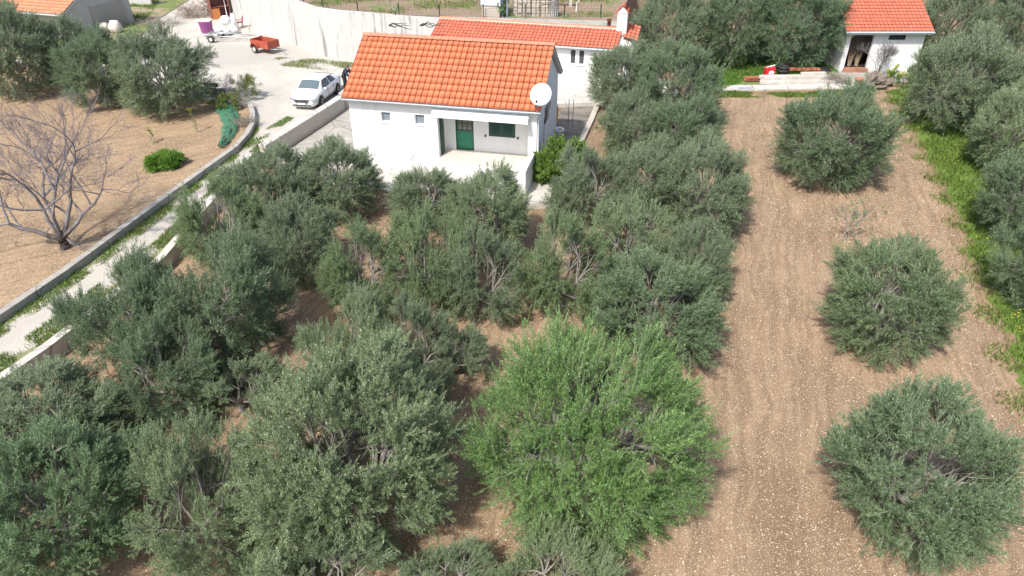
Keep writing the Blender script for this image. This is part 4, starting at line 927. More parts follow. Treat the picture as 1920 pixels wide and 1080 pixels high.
# ------------------------------------------------------------------ VEHICLES
M_CARP,n_,l_,p_=new_mat('white_car_paint'); p_.inputs['Base Color'].default_value=(.72,.74,.76,1); p_.inputs['Roughness'].default_value=.25; p_.inputs['Coat Weight'].default_value=.6; p_.inputs['Coat Roughness'].default_value=.05
M_CHROME=plain('dull_chrome',(.6,.6,.62),.25,.9,.02); M_RIM=plain('alloy_rim',(.35,.36,.38),.35,.8)
CX=np.array([-2.34,-2.30,-2.15,-1.9,-1.45,-.9,-.3,.3,.62,1.0,1.30,1.7,2.05,2.25,2.34])
CW=np.interp(CX,[-2.34,-2.2,-1.7,-.5,1.4,1.95,2.2,2.34],[.72,.82,.90,.91,.90,.86,.76,.62])
CBT=np.interp(CX,[-2.34,-2.1,-1,0,1.2,1.9,2.25,2.34],[.88,.97,.96,.93,.90,.80,.66,.56])
CT=np.interp(CX,[-2.34,-2.30,-2.1,-1.9,-1.2,-.5,.1,.55,1.25,1.8,2.2,2.34],[.92,1.03,1.09,1.13,1.36,1.45,1.46,1.42,.98,.90,.74,.60])
CR=np.interp(CX,[-2.34,-2.0,-1.2,0,.55,1.25,2.0,2.34],[.60,.60,.56,.58,.58,.70,.64,.50])
CB=np.interp(CX,[-2.34,-2.1,1.9,2.34],[.36,.22,.20,.22])
def car_ring(x):
    w_,bt,tp,rf,zb=(float(np.interp(x,CX,q)) for q in (CW,CBT,CT,CR,CB)); hi=max(0,min(1,(tp-bt)/.3))
    return np.array([(0,zb),(w_*.85,zb),(w_*.97,zb+.10),(w_,(zb+bt)/2),(w_*.985,bt-.06),(w_*.955,bt),(w_*(1-hi)*.93+(rf+.10)*hi,bt+(tp-bt)*.55),(rf+.02,tp-.03*hi-.005),(rf*.75,tp+.01),(0,tp+.025)])
def make_car(name,label,loc,rz):
    t=thing(name,label,'car',loc,rz); V=[];Q=[]; xs=np.r_[CX[0],np.linspace(-2.3,2.3,47),CX[-1]]
    for x in xs:
        r=car_ring(x); V+= [(x,y,z) for y,z in r]+[(x,-y,z) for y,z in r[-2:0:-1]]
    k=18; n=len(xs)
    b=MB(); fs=[(i*k+j,(i+1)*k+j,(i+1)*k+(j+1)%k,i*k+(j+1)%k) for i in range(n-1) for j in range(k)]+[tuple(range(k)),tuple(range((n-1)*k+k-1,(n-1)*k-1,-1))]
    b.add(V,fs,0,True); b.build('body',M_CARP,t)
    def P(x,a,side,o=.006):
        """point on the cabin side between belt (a=0) and roof edge (a=1)"""
        r=car_ring(x); q=r[5]*(1-a)+r[6]*a if a<=.55 else None
        if a<=.5: q=r[5]+(r[6]-r[5])*(a/.5)
        else: q=r[6]+(r[7]-r[6])*((a-.5)/.5)
        return (x,side*(q[0]+o),q[1]+o*.5)
    for sd in (1,-1):
        for nm,xa,xb,xc,xd in (('front_side_window',-.32,.95,-.30,.40),('rear_side_window',-1.30,-.40,-1.02,-.38)):
            b=MB(); N=8; vs=[]
            for i in range(N+1):
                u=i/N
                for a in (.06,.3,.5,.7,.90):
                    x=(xa+(xb-xa)*u)*(1-a)+(xc+(xd-xc)*u)*a; vs.append(P(x,a,sd,.012))
            b.add(vs,[((i*5+j),(i*5+j+1),(i*5+j+6),(i*5+j+5))[::sd] for i in range(N) for j in range(4)],0,True); b.build(nm,M_GLASS,t)
        b=MB(); b.blob((.86,sd*1.0,1.0),(.07,.11,.07),3,10,0,0,True); b.build('wing_mirror',M_CARP,t)
        for xx in (.35,-.55):
            b=MB(); b.bbox(xx,sd*.925-.012,.80,xx+.16,sd*.925+.012,.83,.005); b.build('door_handle',M_CHROME,t)
            b=MB(); b.box(xx-.12,sd*.908-.006,.32,xx-.108,sd*.908+.006,.90); b.build('door_gap',M_BLACK,t)
        b=MB(); b.tube([(-1.0,sd*.90,.22),(1.0,sd*.90,.22)],.03,6); b.build('sill_trim',M_BLACK,t)
        b=MB(); b.add([(2.24,sd*.50,.58),(2.10,sd*.80,.60),(2.04,sd*.80,.72),(2.16,sd*.50,.68),(2.37,sd*.50,.59),(2.22,sd*.83,.62),(2.12,sd*.83,.745),(2.27,sd*.50,.705)],[(4,5,6,7),(0,1,5,4),(2,3,7,6),(1,2,6,5),(0,4,7,3)]); b.build('headlight',plain('headlight_glass',(.30,.33,.36),.1,.3),t)
    # windscreen and rear window follow the body
    for nm,x0,x1,rr_ in (('windscreen',1.22,.60,1),('rear_window',-1.85,-1.15,1)):
        b=MB(); N=7; vs=[]
        for i in range(N+1):
            x=x0+(x1-x0)*i/N; r=car_ring(x); wd=r[7][0]*.97; 
            for j in range(9): y=-wd+2*wd*j/8; zz=np.interp(abs(y),[0,r[8][0],r[7][0]],[r[9][1],r[8][1],r[7][1]]); vs.append((x,y,zz+.014))
        b.add(vs,[tuple((i*9+j,i*9+j+1,i*9+j+10,i*9+j+9))[::(1 if nm=='rear_window' else -1)] for i in range(N) for j in range(8)],0,True); b.build(nm,glass('windscreen_glass',(.10,.14,.155)) if nm=='windscreen' else M_GLASS,t)
    b=MB(); b.add([(2.30,-.38,.50),(2.30,.38,.50),(2.22,.46,.66),(2.22,-.46,.66),(2.41,-.40,.50),(2.41,.40,.50),(2.365,.50,.665),(2.365,-.50,.665)],[(4,5,6,7),(0,1,5,4),(3,7,6,2),(1,2,6,5),(0,4,7,3)]); gr=b.build('grille',plain('grille_black',(.03,.03,.035),.4),t)
    b=MB()
    b.tube([(2.355,-.50,.68),(2.385,0,.69),(2.355,.50,.68)],.012,5); b.build('grille_trim',M_CHROME,gr)
    b=MB(); b.tube([(2.34,0,.70),(2.385,0,.705)],.04,12); b.build('round_badge',M_CHROME,t)
    b=MB(); b.bbox(2.28,-.60,.29,2.40,.60,.365,.02); b.build('lower_intake',MATS['grille_black'],t)
    b=MB(); b.bbox(2.36,-.26,.385,2.415,.26,.485,.005); b.build('number_plate',M_PVC,t)
    for sx in (1.40,-1.30):
        for sd in (1,-1):
            b=MB(); b.tube([(sx,sd*.60,.33),(sx,sd*.912,.33)],.385,24,0,True,False); b.build('wheel_arch',M_BLACK,t)
            b=MB(); pr=[(.0,.0),(.25,.0),(.31,.02),(.325,.06),(.325,.18),(.30,.21)]
            tw=MB(); vs=[];kk=24
            for r_,q in ((.18,.935),(.24,.945),(.31,.94),(.325,.915),(.325,.75)):
                for j in range(kk): a=2*math.pi*j/kk; vs.append((sx+r_*math.cos(a),sd*q,.325+r_*math.sin(a)))
            tw.add(vs,[(i*kk+j,i*kk+(j+1)%kk,(i+1)*kk+(j+1)%kk,(i+1)*kk+j) for i in range(4) for j in range(kk)],0,True)
            wh=tw.build('wheel',M_BLACK,t); rm=MB()
            for q in range(10): a=2*math.pi*q/10; rm.tube([(sx,sd*.94,.325),(sx+.21*math.cos(a),sd*.94,.325+.21*math.sin(a))],.022,5)
            rm.tube([(sx,sd*.91,.325),(sx,sd*.95,.325)],.06,12); vs=[]
            rm.build('rim',M_RIM,wh)
    return t
cr_=make_car('car','white hatchback car parked on the gravel beside the rubble wall',(-13.35,47.0,.5),math.atan2(-.985,-.17)); cr_.scale=(1.05,1.05,1.05)

# red box trailer
X,Y=W(499,98,.5)
t=thing('trailer','rusty red open box trailer on two wheels in front of the white wall','trailer',(X,Y+.1,.5),R(-32))
M_RED=plain('faded_red_paint',(.36,.075,.045),.6,0,.25,4)
b=MB(); L2,W2=1.05,.62
for q in ((-L2,-W2,L2,-W2+.03),(-L2,W2-.03,L2,W2),(-L2,-W2+.03,-L2+.03,W2-.03),(L2-.03,-W2+.03,L2,W2-.03)): b.box(q[0],q[1],.45,q[2],q[3],1.05)
b.box(-L2+.03,-W2+.03,.45,L2-.03,W2-.03,.49)
for xx in (-.5,0,.5):
    for yy in (-W2-.02,W2-.01): b.box(xx,yy,.46,xx+.05,yy+.03,1.04)
b.build('box_body',M_RED,t)
for sd in (-1,1):
    b=MB(); pts=[(-.45+.42*math.cos(a)*.95,sd*(W2+.13),.42+.40*math.sin(a)) for a in [math.pi*i/8 for i in range(9)]]
    for i in range(8): a,c=pts[i],pts[i+1]; b.add([(a[0],a[1]-.12,a[2]),(a[0],a[1]+.12,a[2]),(c[0],c[1]+.12,c[2]),(c[0],c[1]-.12,c[2]),(a[0],a[1]-.12,a[2]+.02),(a[0],a[1]+.12,a[2]+.02),(c[0],c[1]+.12,c[2]+.02),(c[0],c[1]-.12,c[2]+.02)],[(3,2,1,0),(4,5,6,7),(0,4,7,3),(1,2,6,5)])
    b.build('mudguard',M_RED,t)
    b=MB(); b.tube([(-.45,sd*(W2+.05),.32),(-.45,sd*(W2+.08),.32),(-.45,sd*(W2+.19),.32),(-.45,sd*(W2+.22),.32)],[.27,.32,.32,.27],20,0,True,False); wh=b.build('wheel',M_BLACK,t)
    b=MB(); b.tube([(-.45,sd*(W2+.20),.32),(-.45,sd*(W2+.235),.32)],[.19,.16],16,0,True,False); b.build('rim',plain('pale_rim',(.55,.54,.50),.6),wh)
b=MB(); b.tube([(L2,-.45,.45),(L2+1.0,0,.45)],.03,6); b.tube([(L2,.45,.45),(L2+1.0,0,.45)],.03,6); b.tube([(L2+.9,0,.45),(L2+1.25,0,.45)],.04,6); b.tube([(L2+.95,.05,.02),(L2+.95,.05,.55)],.025,6); b.build('drawbar',plain('galvanised_steel',(.45,.46,.47),.45,.7),t)
M_GALV=MATS['galvanised_steel']
# boat trailer
X,Y=W(425,76,.5)
t=thing('boat_trailer','empty galvanised boat trailer left of the red box trailer','trailer',(X,Y,.5),R(-6))
b=MB()
for sd in (-1,1):
    b.tube([(-1.6,sd*.75,.48),(.6,sd*.62,.48),(2.9,0,.50)],.05,6); b.tube([(-1.5,sd*.25,.66),(1.0,sd*.18,.64)],.045,6)
for xx,wd in ((-1.5,.75),(-.5,.69),(.6,.6),(1.5,.38)): b.tube([(xx,-wd,.5),(xx,0,.42),(xx,wd,.5)],.04,6)
b.tube([(2.6,0,.5),(3.4,0,.5)],.05,6); b.tube([(2.3,0,.5),(2.3,0,1.15),(2.5,0,1.2)],.035,6); b.tube([(-.9,-.95,.32),(-.9,.95,.32)],.04,6)
b.build('frame',M_GALV,t)
for sd in (-1,1):
    b=MB(); b.tube([(-.9,sd*.86,.30),(-.9,sd*.90,.30),(-.9,sd*1.02,.30),(-.9,sd*1.05,.30)],[.25,.30,.30,.25],20,0,True,False); wh=b.build('wheel',M_BLACK,t)
    b=MB(); b.tube([(-.9,sd*1.03,.3),(-.9,sd*1.06,.3)],[.17,.14],14,0,True,False); b.build('rim',MATS['pale_rim'],wh)
    b=MB()
    for i in range(8):
        a,c=math.pi*i/8,math.pi*(i+1)/8; A=(-.9+.37*math.cos(a),.34+.34*math.sin(a)); C=(-.9+.37*math.cos(c),.34+.34*math.sin(c)); y0,y1=sd*.83,sd*1.07
        b.add([(A[0],y0,A[1]),(A[0],y1,A[1]),(C[0],y1,C[1]),(C[0],y0,C[1]),(A[0],y0,A[1]+.02),(A[0],y1,A[1]+.02),(C[0],y1,C[1]+.02),(C[0],y0,C[1]+.02)],[(3,2,1,0),(4,5,6,7),(0,4,7,3),(1,2,6,5)])
    b.build('mudguard',M_GALV,t)
# purple vat
X,Y=W(389,61,.5)
t=thing('plastic_vat','big purple plastic vat with a pale board on top, by the boat trailer','vat',(X,Y,.5))
b=MB(); b.lathe([(.46,0),(.50,.04),(.60,.95),(.66,1.0),(.66,1.06),(.60,1.06),(.58,1.0),(.46,.1),(.001,.1)],(0,0,0),28); b.build('tub',plain('purple_plastic',(.33,.085,.30),.5,0,.1),t)
b=MB(); b.bbox(-.80,-.55,1.065,.62,.52,1.11,.01); b.build('lid_board',plain('pale_board',(.62,.56,.44),.8),t)
# white sacks
M_SACK=plain('white_woven_sack',(.70,.71,.72),.7,0,.12,3,'obj',.4,12)
X,Y=W(424,64,.5)
sack_l=['topmost fat white sack of the heap behind the boat trailer','white sack at the left foot of the heap behind the boat trailer','white sack at the right foot of the heap behind the boat trailer','white sack at the front of the heap, touching the boat trailer']
for i,(dx,dy,dz,rx,ry,rz_) in enumerate([(.0,.55,1.0,.48,.42,.42),(-.55,.2,.38,.52,.45,.38),(.62,.15,.36,.55,.45,.36),(.05,-.45,.32,.55,.40,.32)]):
    b=MB(); b.blob((0,0,rz_),(rx,ry,rz_),i+3,14,0,.13,True); o=b.build('sack',M_SACK,None,(X+dx,Y+dy,.5+dz-rz_ if i else .5+.68)); tag(o,sack_l[i],'sack','white sacks heaped behind the boat trailer')
X,Y=W(441,55,.5); b=MB(); b.tube([(0,0,0),(0,0,.05),(.02,0,.9),(.05,0,1.35),(.05,0,1.45)],[.24,.27,.26,.24,.16],14); tag(b.build('wrapped_roll',M_SACK,None,(X,Y,.5)),'tall upright roll wrapped in white sheet left of the red chair','roll')
# red plastic chair
X,Y=W(451,51,.5); t=thing('garden_chair','red plastic chair against the white wall','chair',(X,Y,.5),R(-60))
M_CH=plain('dull_red_plastic',(.30,.055,.075),.5)
for sx in (-1,1):
    for sy in (-1,1): b=MB(); b.tube([(sx*.26,sy*.24,0),(sx*.22,sy*.20,.44)],[.022,.03],6); b.build('leg',M_CH,t)
b=MB(); b.bbox(-.26,-.25,.43,.26,.25,.47,.02); b.build('seat',M_CH,t)
b=MB(); b.add([(-.25,.22,.47),(.25,.22,.47),(.22,.36,.98),(-.22,.36,.98),(-.25,.25,.47),(.25,.25,.47),(.22,.39,.98),(-.22,.39,.98)],[(0,1,2,3),(7,6,5,4),(0,4,5,1),(2,6,7,3),(1,5,6,2),(0,3,7,4)]); b.build('backrest',M_CH,t)
b=MB(); b.tube([(-.28,-.2,.65),(-.28,.28,.67)],.025,6); b.tube([(.28,-.2,.65),(.28,.28,.67)],.025,6); b.tube([(-.28,-.2,.65),(-.26,-.2,.46)],.02,6); b.tube([(.28,-.2,.65),(.26,-.2,.46)],.02,6); b.build('armrest',M_CH,t)
# brown cabin and pole
X,Y=W(412,32,.5); t=thing('brown_cabinet','tall reddish brown open cabinet leaning beside the white wall at the top edge','cabinet',(X,Y,.5),R(35))
b=MB(); b.box(-.9,0,0,.9,.05,2.6); b.box(-.9,-1.0,0,-.85,0,2.6); b.box(.85,-1.0,0,.9,0,2.6); b.box(-.9,-1.0,2.6,.9,.05,2.66); b.box(-.85,-.95,1.1,.85,0,1.14)
b.build('carcass',plain('red_brown_paint',(.19,.075,.06),.7,0,.2),t); b=MB(); b.box(-.845,-.98,0,-.1,-.94,1.0); b.build('door',plain('orange_panel',(.48,.17,.05),.6),t)
X,Y=W(428,40,.5); t=thing('pole','thin white and red pole standing between the brown cabinet and the white wall','pole',(X,Y,.5))
b=MB(); b.tube([(0,0,0),(0,0,2.2)],.035,8); b.build('white_section',M_PVC,t); b=MB(); b.tube([(0,0,2.2),(0,0,4.2)],.03,8); b.build('red_section',M_CH,t)
# brush heap
def brush(name,label,px,py,z0,n,rad,h,seed,mat,cat='brush heap',th=.012,up=.4):
    X,Y=W(px,py,z0); rs=RS(seed); b=MB()
    for i in range(n):
        a=rs.uniform(0,6.28); r=rs.rand()**.5*rad; p=np.array((r*math.cos(a),r*math.sin(a)*.7,rs.uniform(0,h*.6))); d=norm(rs.normal(0,1,3)*np.array((1,.8,.5))+np.array((0,0,up))); L=rs.uniform(.4,1.2)*rad*.8
        m=p+d*L*.5+rs.normal(0,.05,3); e=p+d*L; e[2]=max(e[2],.02); m[2]=max(m[2],.02)
        b.tube([p,m,e],[th,th*.7,th*.3],3)
    return tag(b.build(name,mat,None,(X,Y,z0)),label,cat)
M_DRY=plain('dry_brush',(.24,.17,.13),.9,0,.25); M_DRYG=plain('grey_dry_brush',(.24,.22,.19),.9,0,.25)
brush('brush_heap','brown heap of dry brushwood at the edge of the grass, top left',362,32,.5,420,1.5,1.5,3,M_DRY)
brush('brush_heap','grey dry twigs on a low bank in front of the grass, above the olive row',300,48,.5,200,1.8,.5,4,M_DRYG)
leafy('blossom_shrub','pale white blossoming shrub beside the brown cabinet','shrub',391,26,.8,1.1,plain('pale_blossom',(.62,.55,.50),.8),700,10,.06,.07,.5,31,1.2)
# red beam on blocks
X,Y=W(372,172,.62); t=thing('steel_beam','red painted steel beam resting on grey blocks beyond the end of the olive row','beam',(X,Y,.62),R(-8))
b=MB(); b.box(-1.9,-.10,.42,1.6,.10,.46); b.box(-1.9,-.02,.46,1.6,.02,.60); b.box(-1.9,-.10,.60,1.6,.10,.64); b.build('beam',plain('dark_red_paint',(.25,.045,.045),.6),t)
X,Y=W(400,178,.62); b=MB(); b.bbox(-.5,-.2,0,.2,.2,.41,.02); b.bbox(.25,-.2,0,.95,.2,.38,.02); tag(b.build('concrete_block',M_CONC_D,None,(X,Y+.1,.62)),'dark grey blocks under the red beam','block')
# green net
mnet,n,l,p=new_mat('green_net'); p.inputs['Base Color'].default_value=(.05,.22,.13,1); p.inputs['Roughness'].default_value=.7
v=n.new('ShaderNodeTexCoord').outputs['Object']; a_=ramp(n,l,noise(n,l,v,3.5,5,.7),[(.32,.12),(.62,.70)]); l.new(a_,p.inputs['Alpha'])
rs=RS(5); Lp=[(400,196),(408,214),(418,234),(417,252),(412,268),(409,280)]; Rp=[(428,192),(446,204),(449,226),(446,246),(434,264),(420,279)]
Lp=resample([W(*q,.62) for q in Lp],22); Rp=resample([W(*q,.62) for q in Rp],22); V=[]
for a,c in zip(Lp,Rp):
    for j in range(14): q=a*(1-j/13)+c*j/13; V.append((q[0]+rs.normal(0,.05)-Lp[0][0],q[1]+rs.normal(0,.07)-Lp[0][1],  .05+abs(rs.normal(0,.05))+.16*math.sin(math.pi*j/13)))
b=MB(); b.add(V,[(i*14+j,i*14+j+1,(i+1)*14+j+1,(i+1)*14+j) for i in range(21) for j in range(13)],0,True); o=b.build('harvest_net',mnet,None,(Lp[0][0],Lp[0][1],.62)); tag(o,'crumpled green harvest net lying inside the curved curb wall','net')
sm=o.modifiers.new('solid','SOLIDIFY'); sm.thickness=.01
brush('cut_branches','grey cut branches stacked inside the bend of the curb wall, beside the green net',462,235,.62,260,.75,.6,7,M_DRYG,'branches',.010)
brush('cut_branches','grey dry branches leaning over the top of the curved curb wall',452,200,.62,200,.8,.9,17,M_DRYG,'branches',.010)

# ------------------------------------------------------------------ PERSON bending behind the car
def person():
    X,Y=-11.95,49.35
    t=thing('person','person in a dark jacket bending forward beside the rear of the white car','person',(X,Y,.5),R(-20))
    def skin(name,verts,edges,rad,mat,parent,sub=2):
        me=bpy.data.meshes.new(name); me.from_pydata(verts,edges,[]); me.materials.append(mat); o=bpy.data.objects.new(name,me); COL.objects.link(o); o.parent=parent
        m=o.modifiers.new('skin','SKIN'); m.use_smooth_shade=True
        for i,r in enumerate(rad): me.skin_vertices[0].data[i].radius=(r,r) if not isinstance(r,tuple) else r
        me.skin_vertices[0].data[0].use_root=True
        s_=o.modifiers.new('sub','SUBSURF'); s_.levels=sub; s_.render_levels=sub; return o
    skinm=plain('skin',(.45,.26,.18),.55); trousers=plain('dark_trousers',(.03,.032,.04),.8); jacket=plain('navy_jacket',(.018,.022,.038),.75); hair=plain('dark_hair',(.03,.018,.012),.7)
    # x forward. pelvis root, spine bent forward
    v=[(0,0,.92),(.10,0,1.08),(.24,0,1.25),(.36,0,1.37),(.44,0,1.43),(.50,0,1.50),(.54,0,1.60),
       (.02,.10,.88),(.05,.11,.48),(-.02,.12,.09),(.12,.12,.05),(.02,-.10,.88),(.09,-.11,.48),(.02,-.12,.09),(.16,-.12,.05),
       (.35,.19,1.33),(.44,.24,1.08),(.60,.20,.92),(.66,.19,.88),(.35,-.19,1.33),(.46,-.24,1.08),(.62,-.18,.95),(.68,-.17,.91)]
    e=[(0,1),(1,2),(2,3),(3,4),(4,5),(5,6),(0,7),(7,8),(8,9),(9,10),(0,11),(11,12),(12,13),(13,14),(3,15),(15,16),(16,17),(17,18),(3,19),(19,20),(20,21),(21,22)]
    r=[.11,.11,.12,.11,.06,.085,.095,.10,.065,.045,.035,.10,.065,.045,.035,.07,.05,.038,.03,.07,.05,.038,.03]
    body=skin('body',v,e,r,skinm,t)
    jk=skin('jacket',v[0:4]+[v[15],v[16],v[17],v[19],v[20],v[21],(.42,0,1.41)],[(0,1),(1,2),(2,3),(3,4),(4,5),(5,6),(3,7),(7,8),(8,9),(3,10)],[.17,.175,.20,.20,.13,.095,.07,.13,.095,.07,.15],jacket,t)
    tr=skin('trousers',[v[0],v[7],v[8],v[9],v[11],v[12],v[13]],[(0,1),(1,2),(2,3),(0,4),(4,5),(5,6)],[.13,.12,.095,.08,.12,.095,.08],trousers,t)
    b=MB(); b.blob((.50,0,1.60),(.105,.10,.12),2,12,0,.04,True); b.build('hair',hair,t)
    b=MB(); b.blob((.60,0,1.555),(.075,.075,.095),2,12,0,.0,True)
    b.blob((.68,0,1.55),(.02,.015,.025),2,8,0,0,True)
    for sd in (-1,1): b.blob((.57,sd*.085,1.56),(.02,.012,.03),2,8,0,0,True)
    b.build('face',skinm,t)
    for sd,hx,hy,hz in ((1,.68,.19,.87),(-1,.70,-.17,.90)):
        for k in range(5):
            L=[.05,.075,.085,.078,.06][k]; oy=(k-2)*.018; b=MB(); b.tube([(hx-.01,hy+oy,hz),(hx+L*.5,hy+oy*1.3,hz-.02),(hx+L*.8,hy+oy*1.3,hz-.055)],[.010,.009,.007],6); b.build('finger',skinm,t)
    for sd,fx in ((1,.03),(-1,.07)):
        b=MB(); b.blob((fx+.02,sd*.12,.05),(.15,.055,.05),4,10,0,.02,True); b.build('shoe',M_BLACK,t)
person()

# ------------------------------------------------------------------ TERRACE: fence, container, stone crate
t=thing('wire_fence','green wire fence on dark posts along the edge of the upper terrace','fence',(-12.6,58.9,3.55)); ox,oy=-12.6,58.9
fp=[W(q,r,3.55) for q,r in ((520,-2),(542,7),(569,10),(605,16),(671,26),(748,31),(824,33),(906,36),(985,38),(1060,40),(1130,42))]
fp=[(x,max(y+.15,57.9 if x>-6 else 0)) for x,y in fp]
M_POST=plain('dark_green_post',(.02,.045,.035),.5)
for x,y in fp: b=MB(); b.tube([(x-ox,y-oy,-.2),(x-ox,y-oy,1.0)],.045,8); b.build('post',M_POST,t)
b=MB()
for i in range(len(fp)-1):
    a,c=np.array(fp[i]),np.array(fp[i+1]); 
    for hgt in (.1,.3,.5,.7,.92): b.tube([(a[0]-ox,a[1]-oy,hgt),(c[0]-ox,c[1]-oy,hgt)],.006,3)
    m=int(np.linalg.norm(c-a)/.25)
    for j in range(m): q=a+(c-a)*j/m; b.tube([(q[0]-ox,q[1]-oy,.08),(q[0]-ox,q[1]-oy,.94)],.004,3)
b.build('wire_mesh',plain('green_wire',(.05,.14,.10),.5),t)
X,Y=W(903,36,3.55); t=thing('water_container','pale grey box container on a rough stone base behind the outbuilding','container',(X,Y+.9,3.55),R(-14))
b=MB(); b.bbox(0,0,0,1.45,1.6,.85,.03); b.build('stone_base',M_RUBBLE,t)
b=MB(); b.bbox(-.1,-.05,.86,1.55,1.7,3.1,.04); b.build('box',plain('pale_grey_panel',(.50,.53,.56),.5,0,.04),t)
b=MB(); 
for xx in (1.62,2.0): b.tube([(xx,.3,0),(xx,.3,3.0)],.05,6)
b.build('side_frame',plain('blue_grey_steel',(.22,.29,.36),.5,.3),t)
X,Y=W(962,35,3.55); t=thing('stone_crate','caged stack of pale stone blocks topped with concrete pipes behind the outbuilding ridge','stone stack',(X,Y+.9,3.55),R(-5))
b=MB(); rr=random.Random(3)
for r_ in range(5):
    for i in range(9): b.bbox(i*.37+rr.uniform(0,.02),rr.uniform(-.05,.02),r_*.24,i*.37+.35,1.0,r_*.24+.23,.03)
b.build('stone_blocks',M_RUBBLE,t)
b=MB()
for xx in (0,.7,1.4,2.1,2.8,3.3): b.tube([(xx,-.09,0),(xx,-.09,1.35)],.02,5)
for zz in (.3,.7,1.1): b.tube([(0,-.09,zz),(3.35,-.09,zz)],.012,5)
b.build('cage',plain('rusty_cage',(.14,.11,.09),.7,.3),t)
for i,(x0,x1) in enumerate(((-.2,1.1),(1.2,3.0))): b=MB(); b.tube([(x0,.2,1.40-.0),(x1,.25,1.38)],.19,12); b.build('concrete_pipe',M_CONC_L,t)
X,Y=W(962,35,3.55)
for i,(dx,c_) in enumerate(((1.0,(.02,.30,.40)),(2.3,(.05,.20,.45)))):
    b=MB(); b.blob((0,0,.24),(.5,.35,.22),i+2,12,0,.12,True); o=b.build('blue_bag',plain('blue_bag_%d'%i,c_,.5),None,(X+dx,Y+1.55,3.55+1.20)); tag(o,['turquoise bag on the stone stack, left of the other bag','blue bag on the right of the stone stack'][i],'bag','blue bags on the stone stack')
X,Y=W(1038,35,3.55); t=thing('mesh_roll','upright roll of silver wire mesh right of the caged stones','wire roll',(X,Y+.9,3.55)); b=MB()
for i in range(16): a=i*math.pi/8; b.tube([(.42*math.cos(a),.42*math.sin(a),0),(.42*math.cos(a+.3),.42*math.sin(a+.3),1.5)],.025,4)
for z in np.arange(.05,1.5,.16): b.tube([(.42*math.cos(a),.42*math.sin(a),z) for a in np.linspace(0,6.28,17)],.02,4)
b.build('mesh',M_GALV,t)
X,Y=W(1080,22,3.55); b=MB(); b.tube([(0,0,0),(.05,0,.7),(.3,0,.95)],.04,6); tag(b.build('stake',M_PVC,None,(X,Y,3.55)),'small bent white stake in the grass near the wire roll','stake')
X,Y=W(1050,12,3.55); t=thing('concrete_trestle','grey concrete trestle at the top edge right of the stone stack','trestle',(X,Y,3.55)); b=MB(); b.bbox(-1.2,-.2,1.0,1.2,.2,1.2,.02); b.build('top_beam',M_CONC_L,t)
for xx in (-.9,.9): b=MB(); b.bbox(xx-.12,-.15,0,xx+.12,.15,1.0,.02); b.build('leg',M_CONC_L,t)
b=MB(); pts=[(-5.6,57.9),(8.2,55.4),(13.0,58.4)]
slab('terrace_edge_path',[(-5.7,57.35),(8.4,54.95),(8.5,56.6),(-5.5,58.4)],3.575,M_CONC,3.3)

# ------------------------------------------------------------------ PILE in front of the shed and the brick row
M_BRICK=plain('terracotta_brick',(.42,.15,.085),.85,0,.2,5)
X0b,Y0b=W(1400,155,.1); rs=random.Random(6)
for i in range(13):
    b=MB(); b.bbox(-.06,-.20,0,.06,.20,.28,.01); b.add([(-.045,-.202,.04),(-.005,-.202,.04),(-.005,-.202,.24),(-.045,-.202,.24)],[(0,1,2,3)],1); b.add([(.01,-.202,.04),(.045,-.202,.04),(.045,-.202,.24),(.01,-.202,.24)],[(0,1,2,3)],1)
    o=b.build('brick',[M_BRICK,M_JOINT],None,(X0b+.05+i*.145,Y0b+.55+rs.uniform(-.05,.1),.10),(0,R(rs.uniform(8,20)),R(rs.uniform(-8,8)))); tag(o,'hollow terracotta brick standing on edge in the row below the red bag','brick','terracotta bricks in a row left of the concrete beams')
X1b,Y1b=W(1482,146,.1)
for i in range(9):
    b=MB(); b.bbox(-.14,-.10,0,.14,.10,.18,.01); o=b.build('brick',M_BRICK,None,(X1b+i*.30,Y1b+1.0+rs.uniform(-.05,.1),.40+(.18 if i%3==1 else 0)*0),(0,0,R(rs.uniform(-10,10)))); tag(o,'terracotta brick lying flat on the back of the beam stack right of the black tyre','brick','terracotta bricks on the beam stack')
M_BEAM=plain('weathered_concrete_beam',(.48,.45,.41),.9,0,.2,2,'obj',.4,20)
bl=['front lowest concrete beam of the stack behind the kerb strip','second concrete beam of the stack, one step behind the front one','third concrete beam, a level higher in the middle of the stack','fourth concrete beam, upper level near the back of the stack','rearmost concrete beam under the flat bricks','short pale concrete beam on top at the right end of the stack']
for i,(dx,dy,z,L) in enumerate([(0,0,.10,5.6),(.15,.32,.10,5.3),(.3,.30,.33,4.9),(.1,.64,.33,5.2),(.6,.98,.10,4.6),(3.2,.62,.56,1.9)]):
    X,Y=W(1420,158,.1); b=MB(); b.bbox(0,-.13,0,L,.13,.22,.02); o=b.build('concrete_beam',M_BEAM,None,(X+.2+dx,Y+.15+dy,z),(0,0,R(rs.uniform(-1.2,4)))); tag(o,bl[i],'beam','concrete beams stacked behind the kerb strip')
X,Y=W(1445,152,.1); t=thing('red_bag','red bag with white marking standing on the bricks and beams left of the tyre','bag',(X,Y+.6,.40),R(10))
b=MB(); b.bbox(-.40,-.25,0,.40,.25,.62,.08); b.build('sack_body',plain('red_plastic_bag',(.52,.02,.035),.4),t)
b=MB(); b.add([(-.2,-.256,.12),(.2,-.256,.12),(.26,-.256,.26),(.05,-.256,.40),(-.18,-.256,.33)],[(0,1,2,3,4)]); b.build('white_mark',M_PVC,t)
b=MB(); b.tube([(-.42,-.1,.60),(.30,-.05,.72)],.05,6); b.build('white_rim',M_PVC,t)
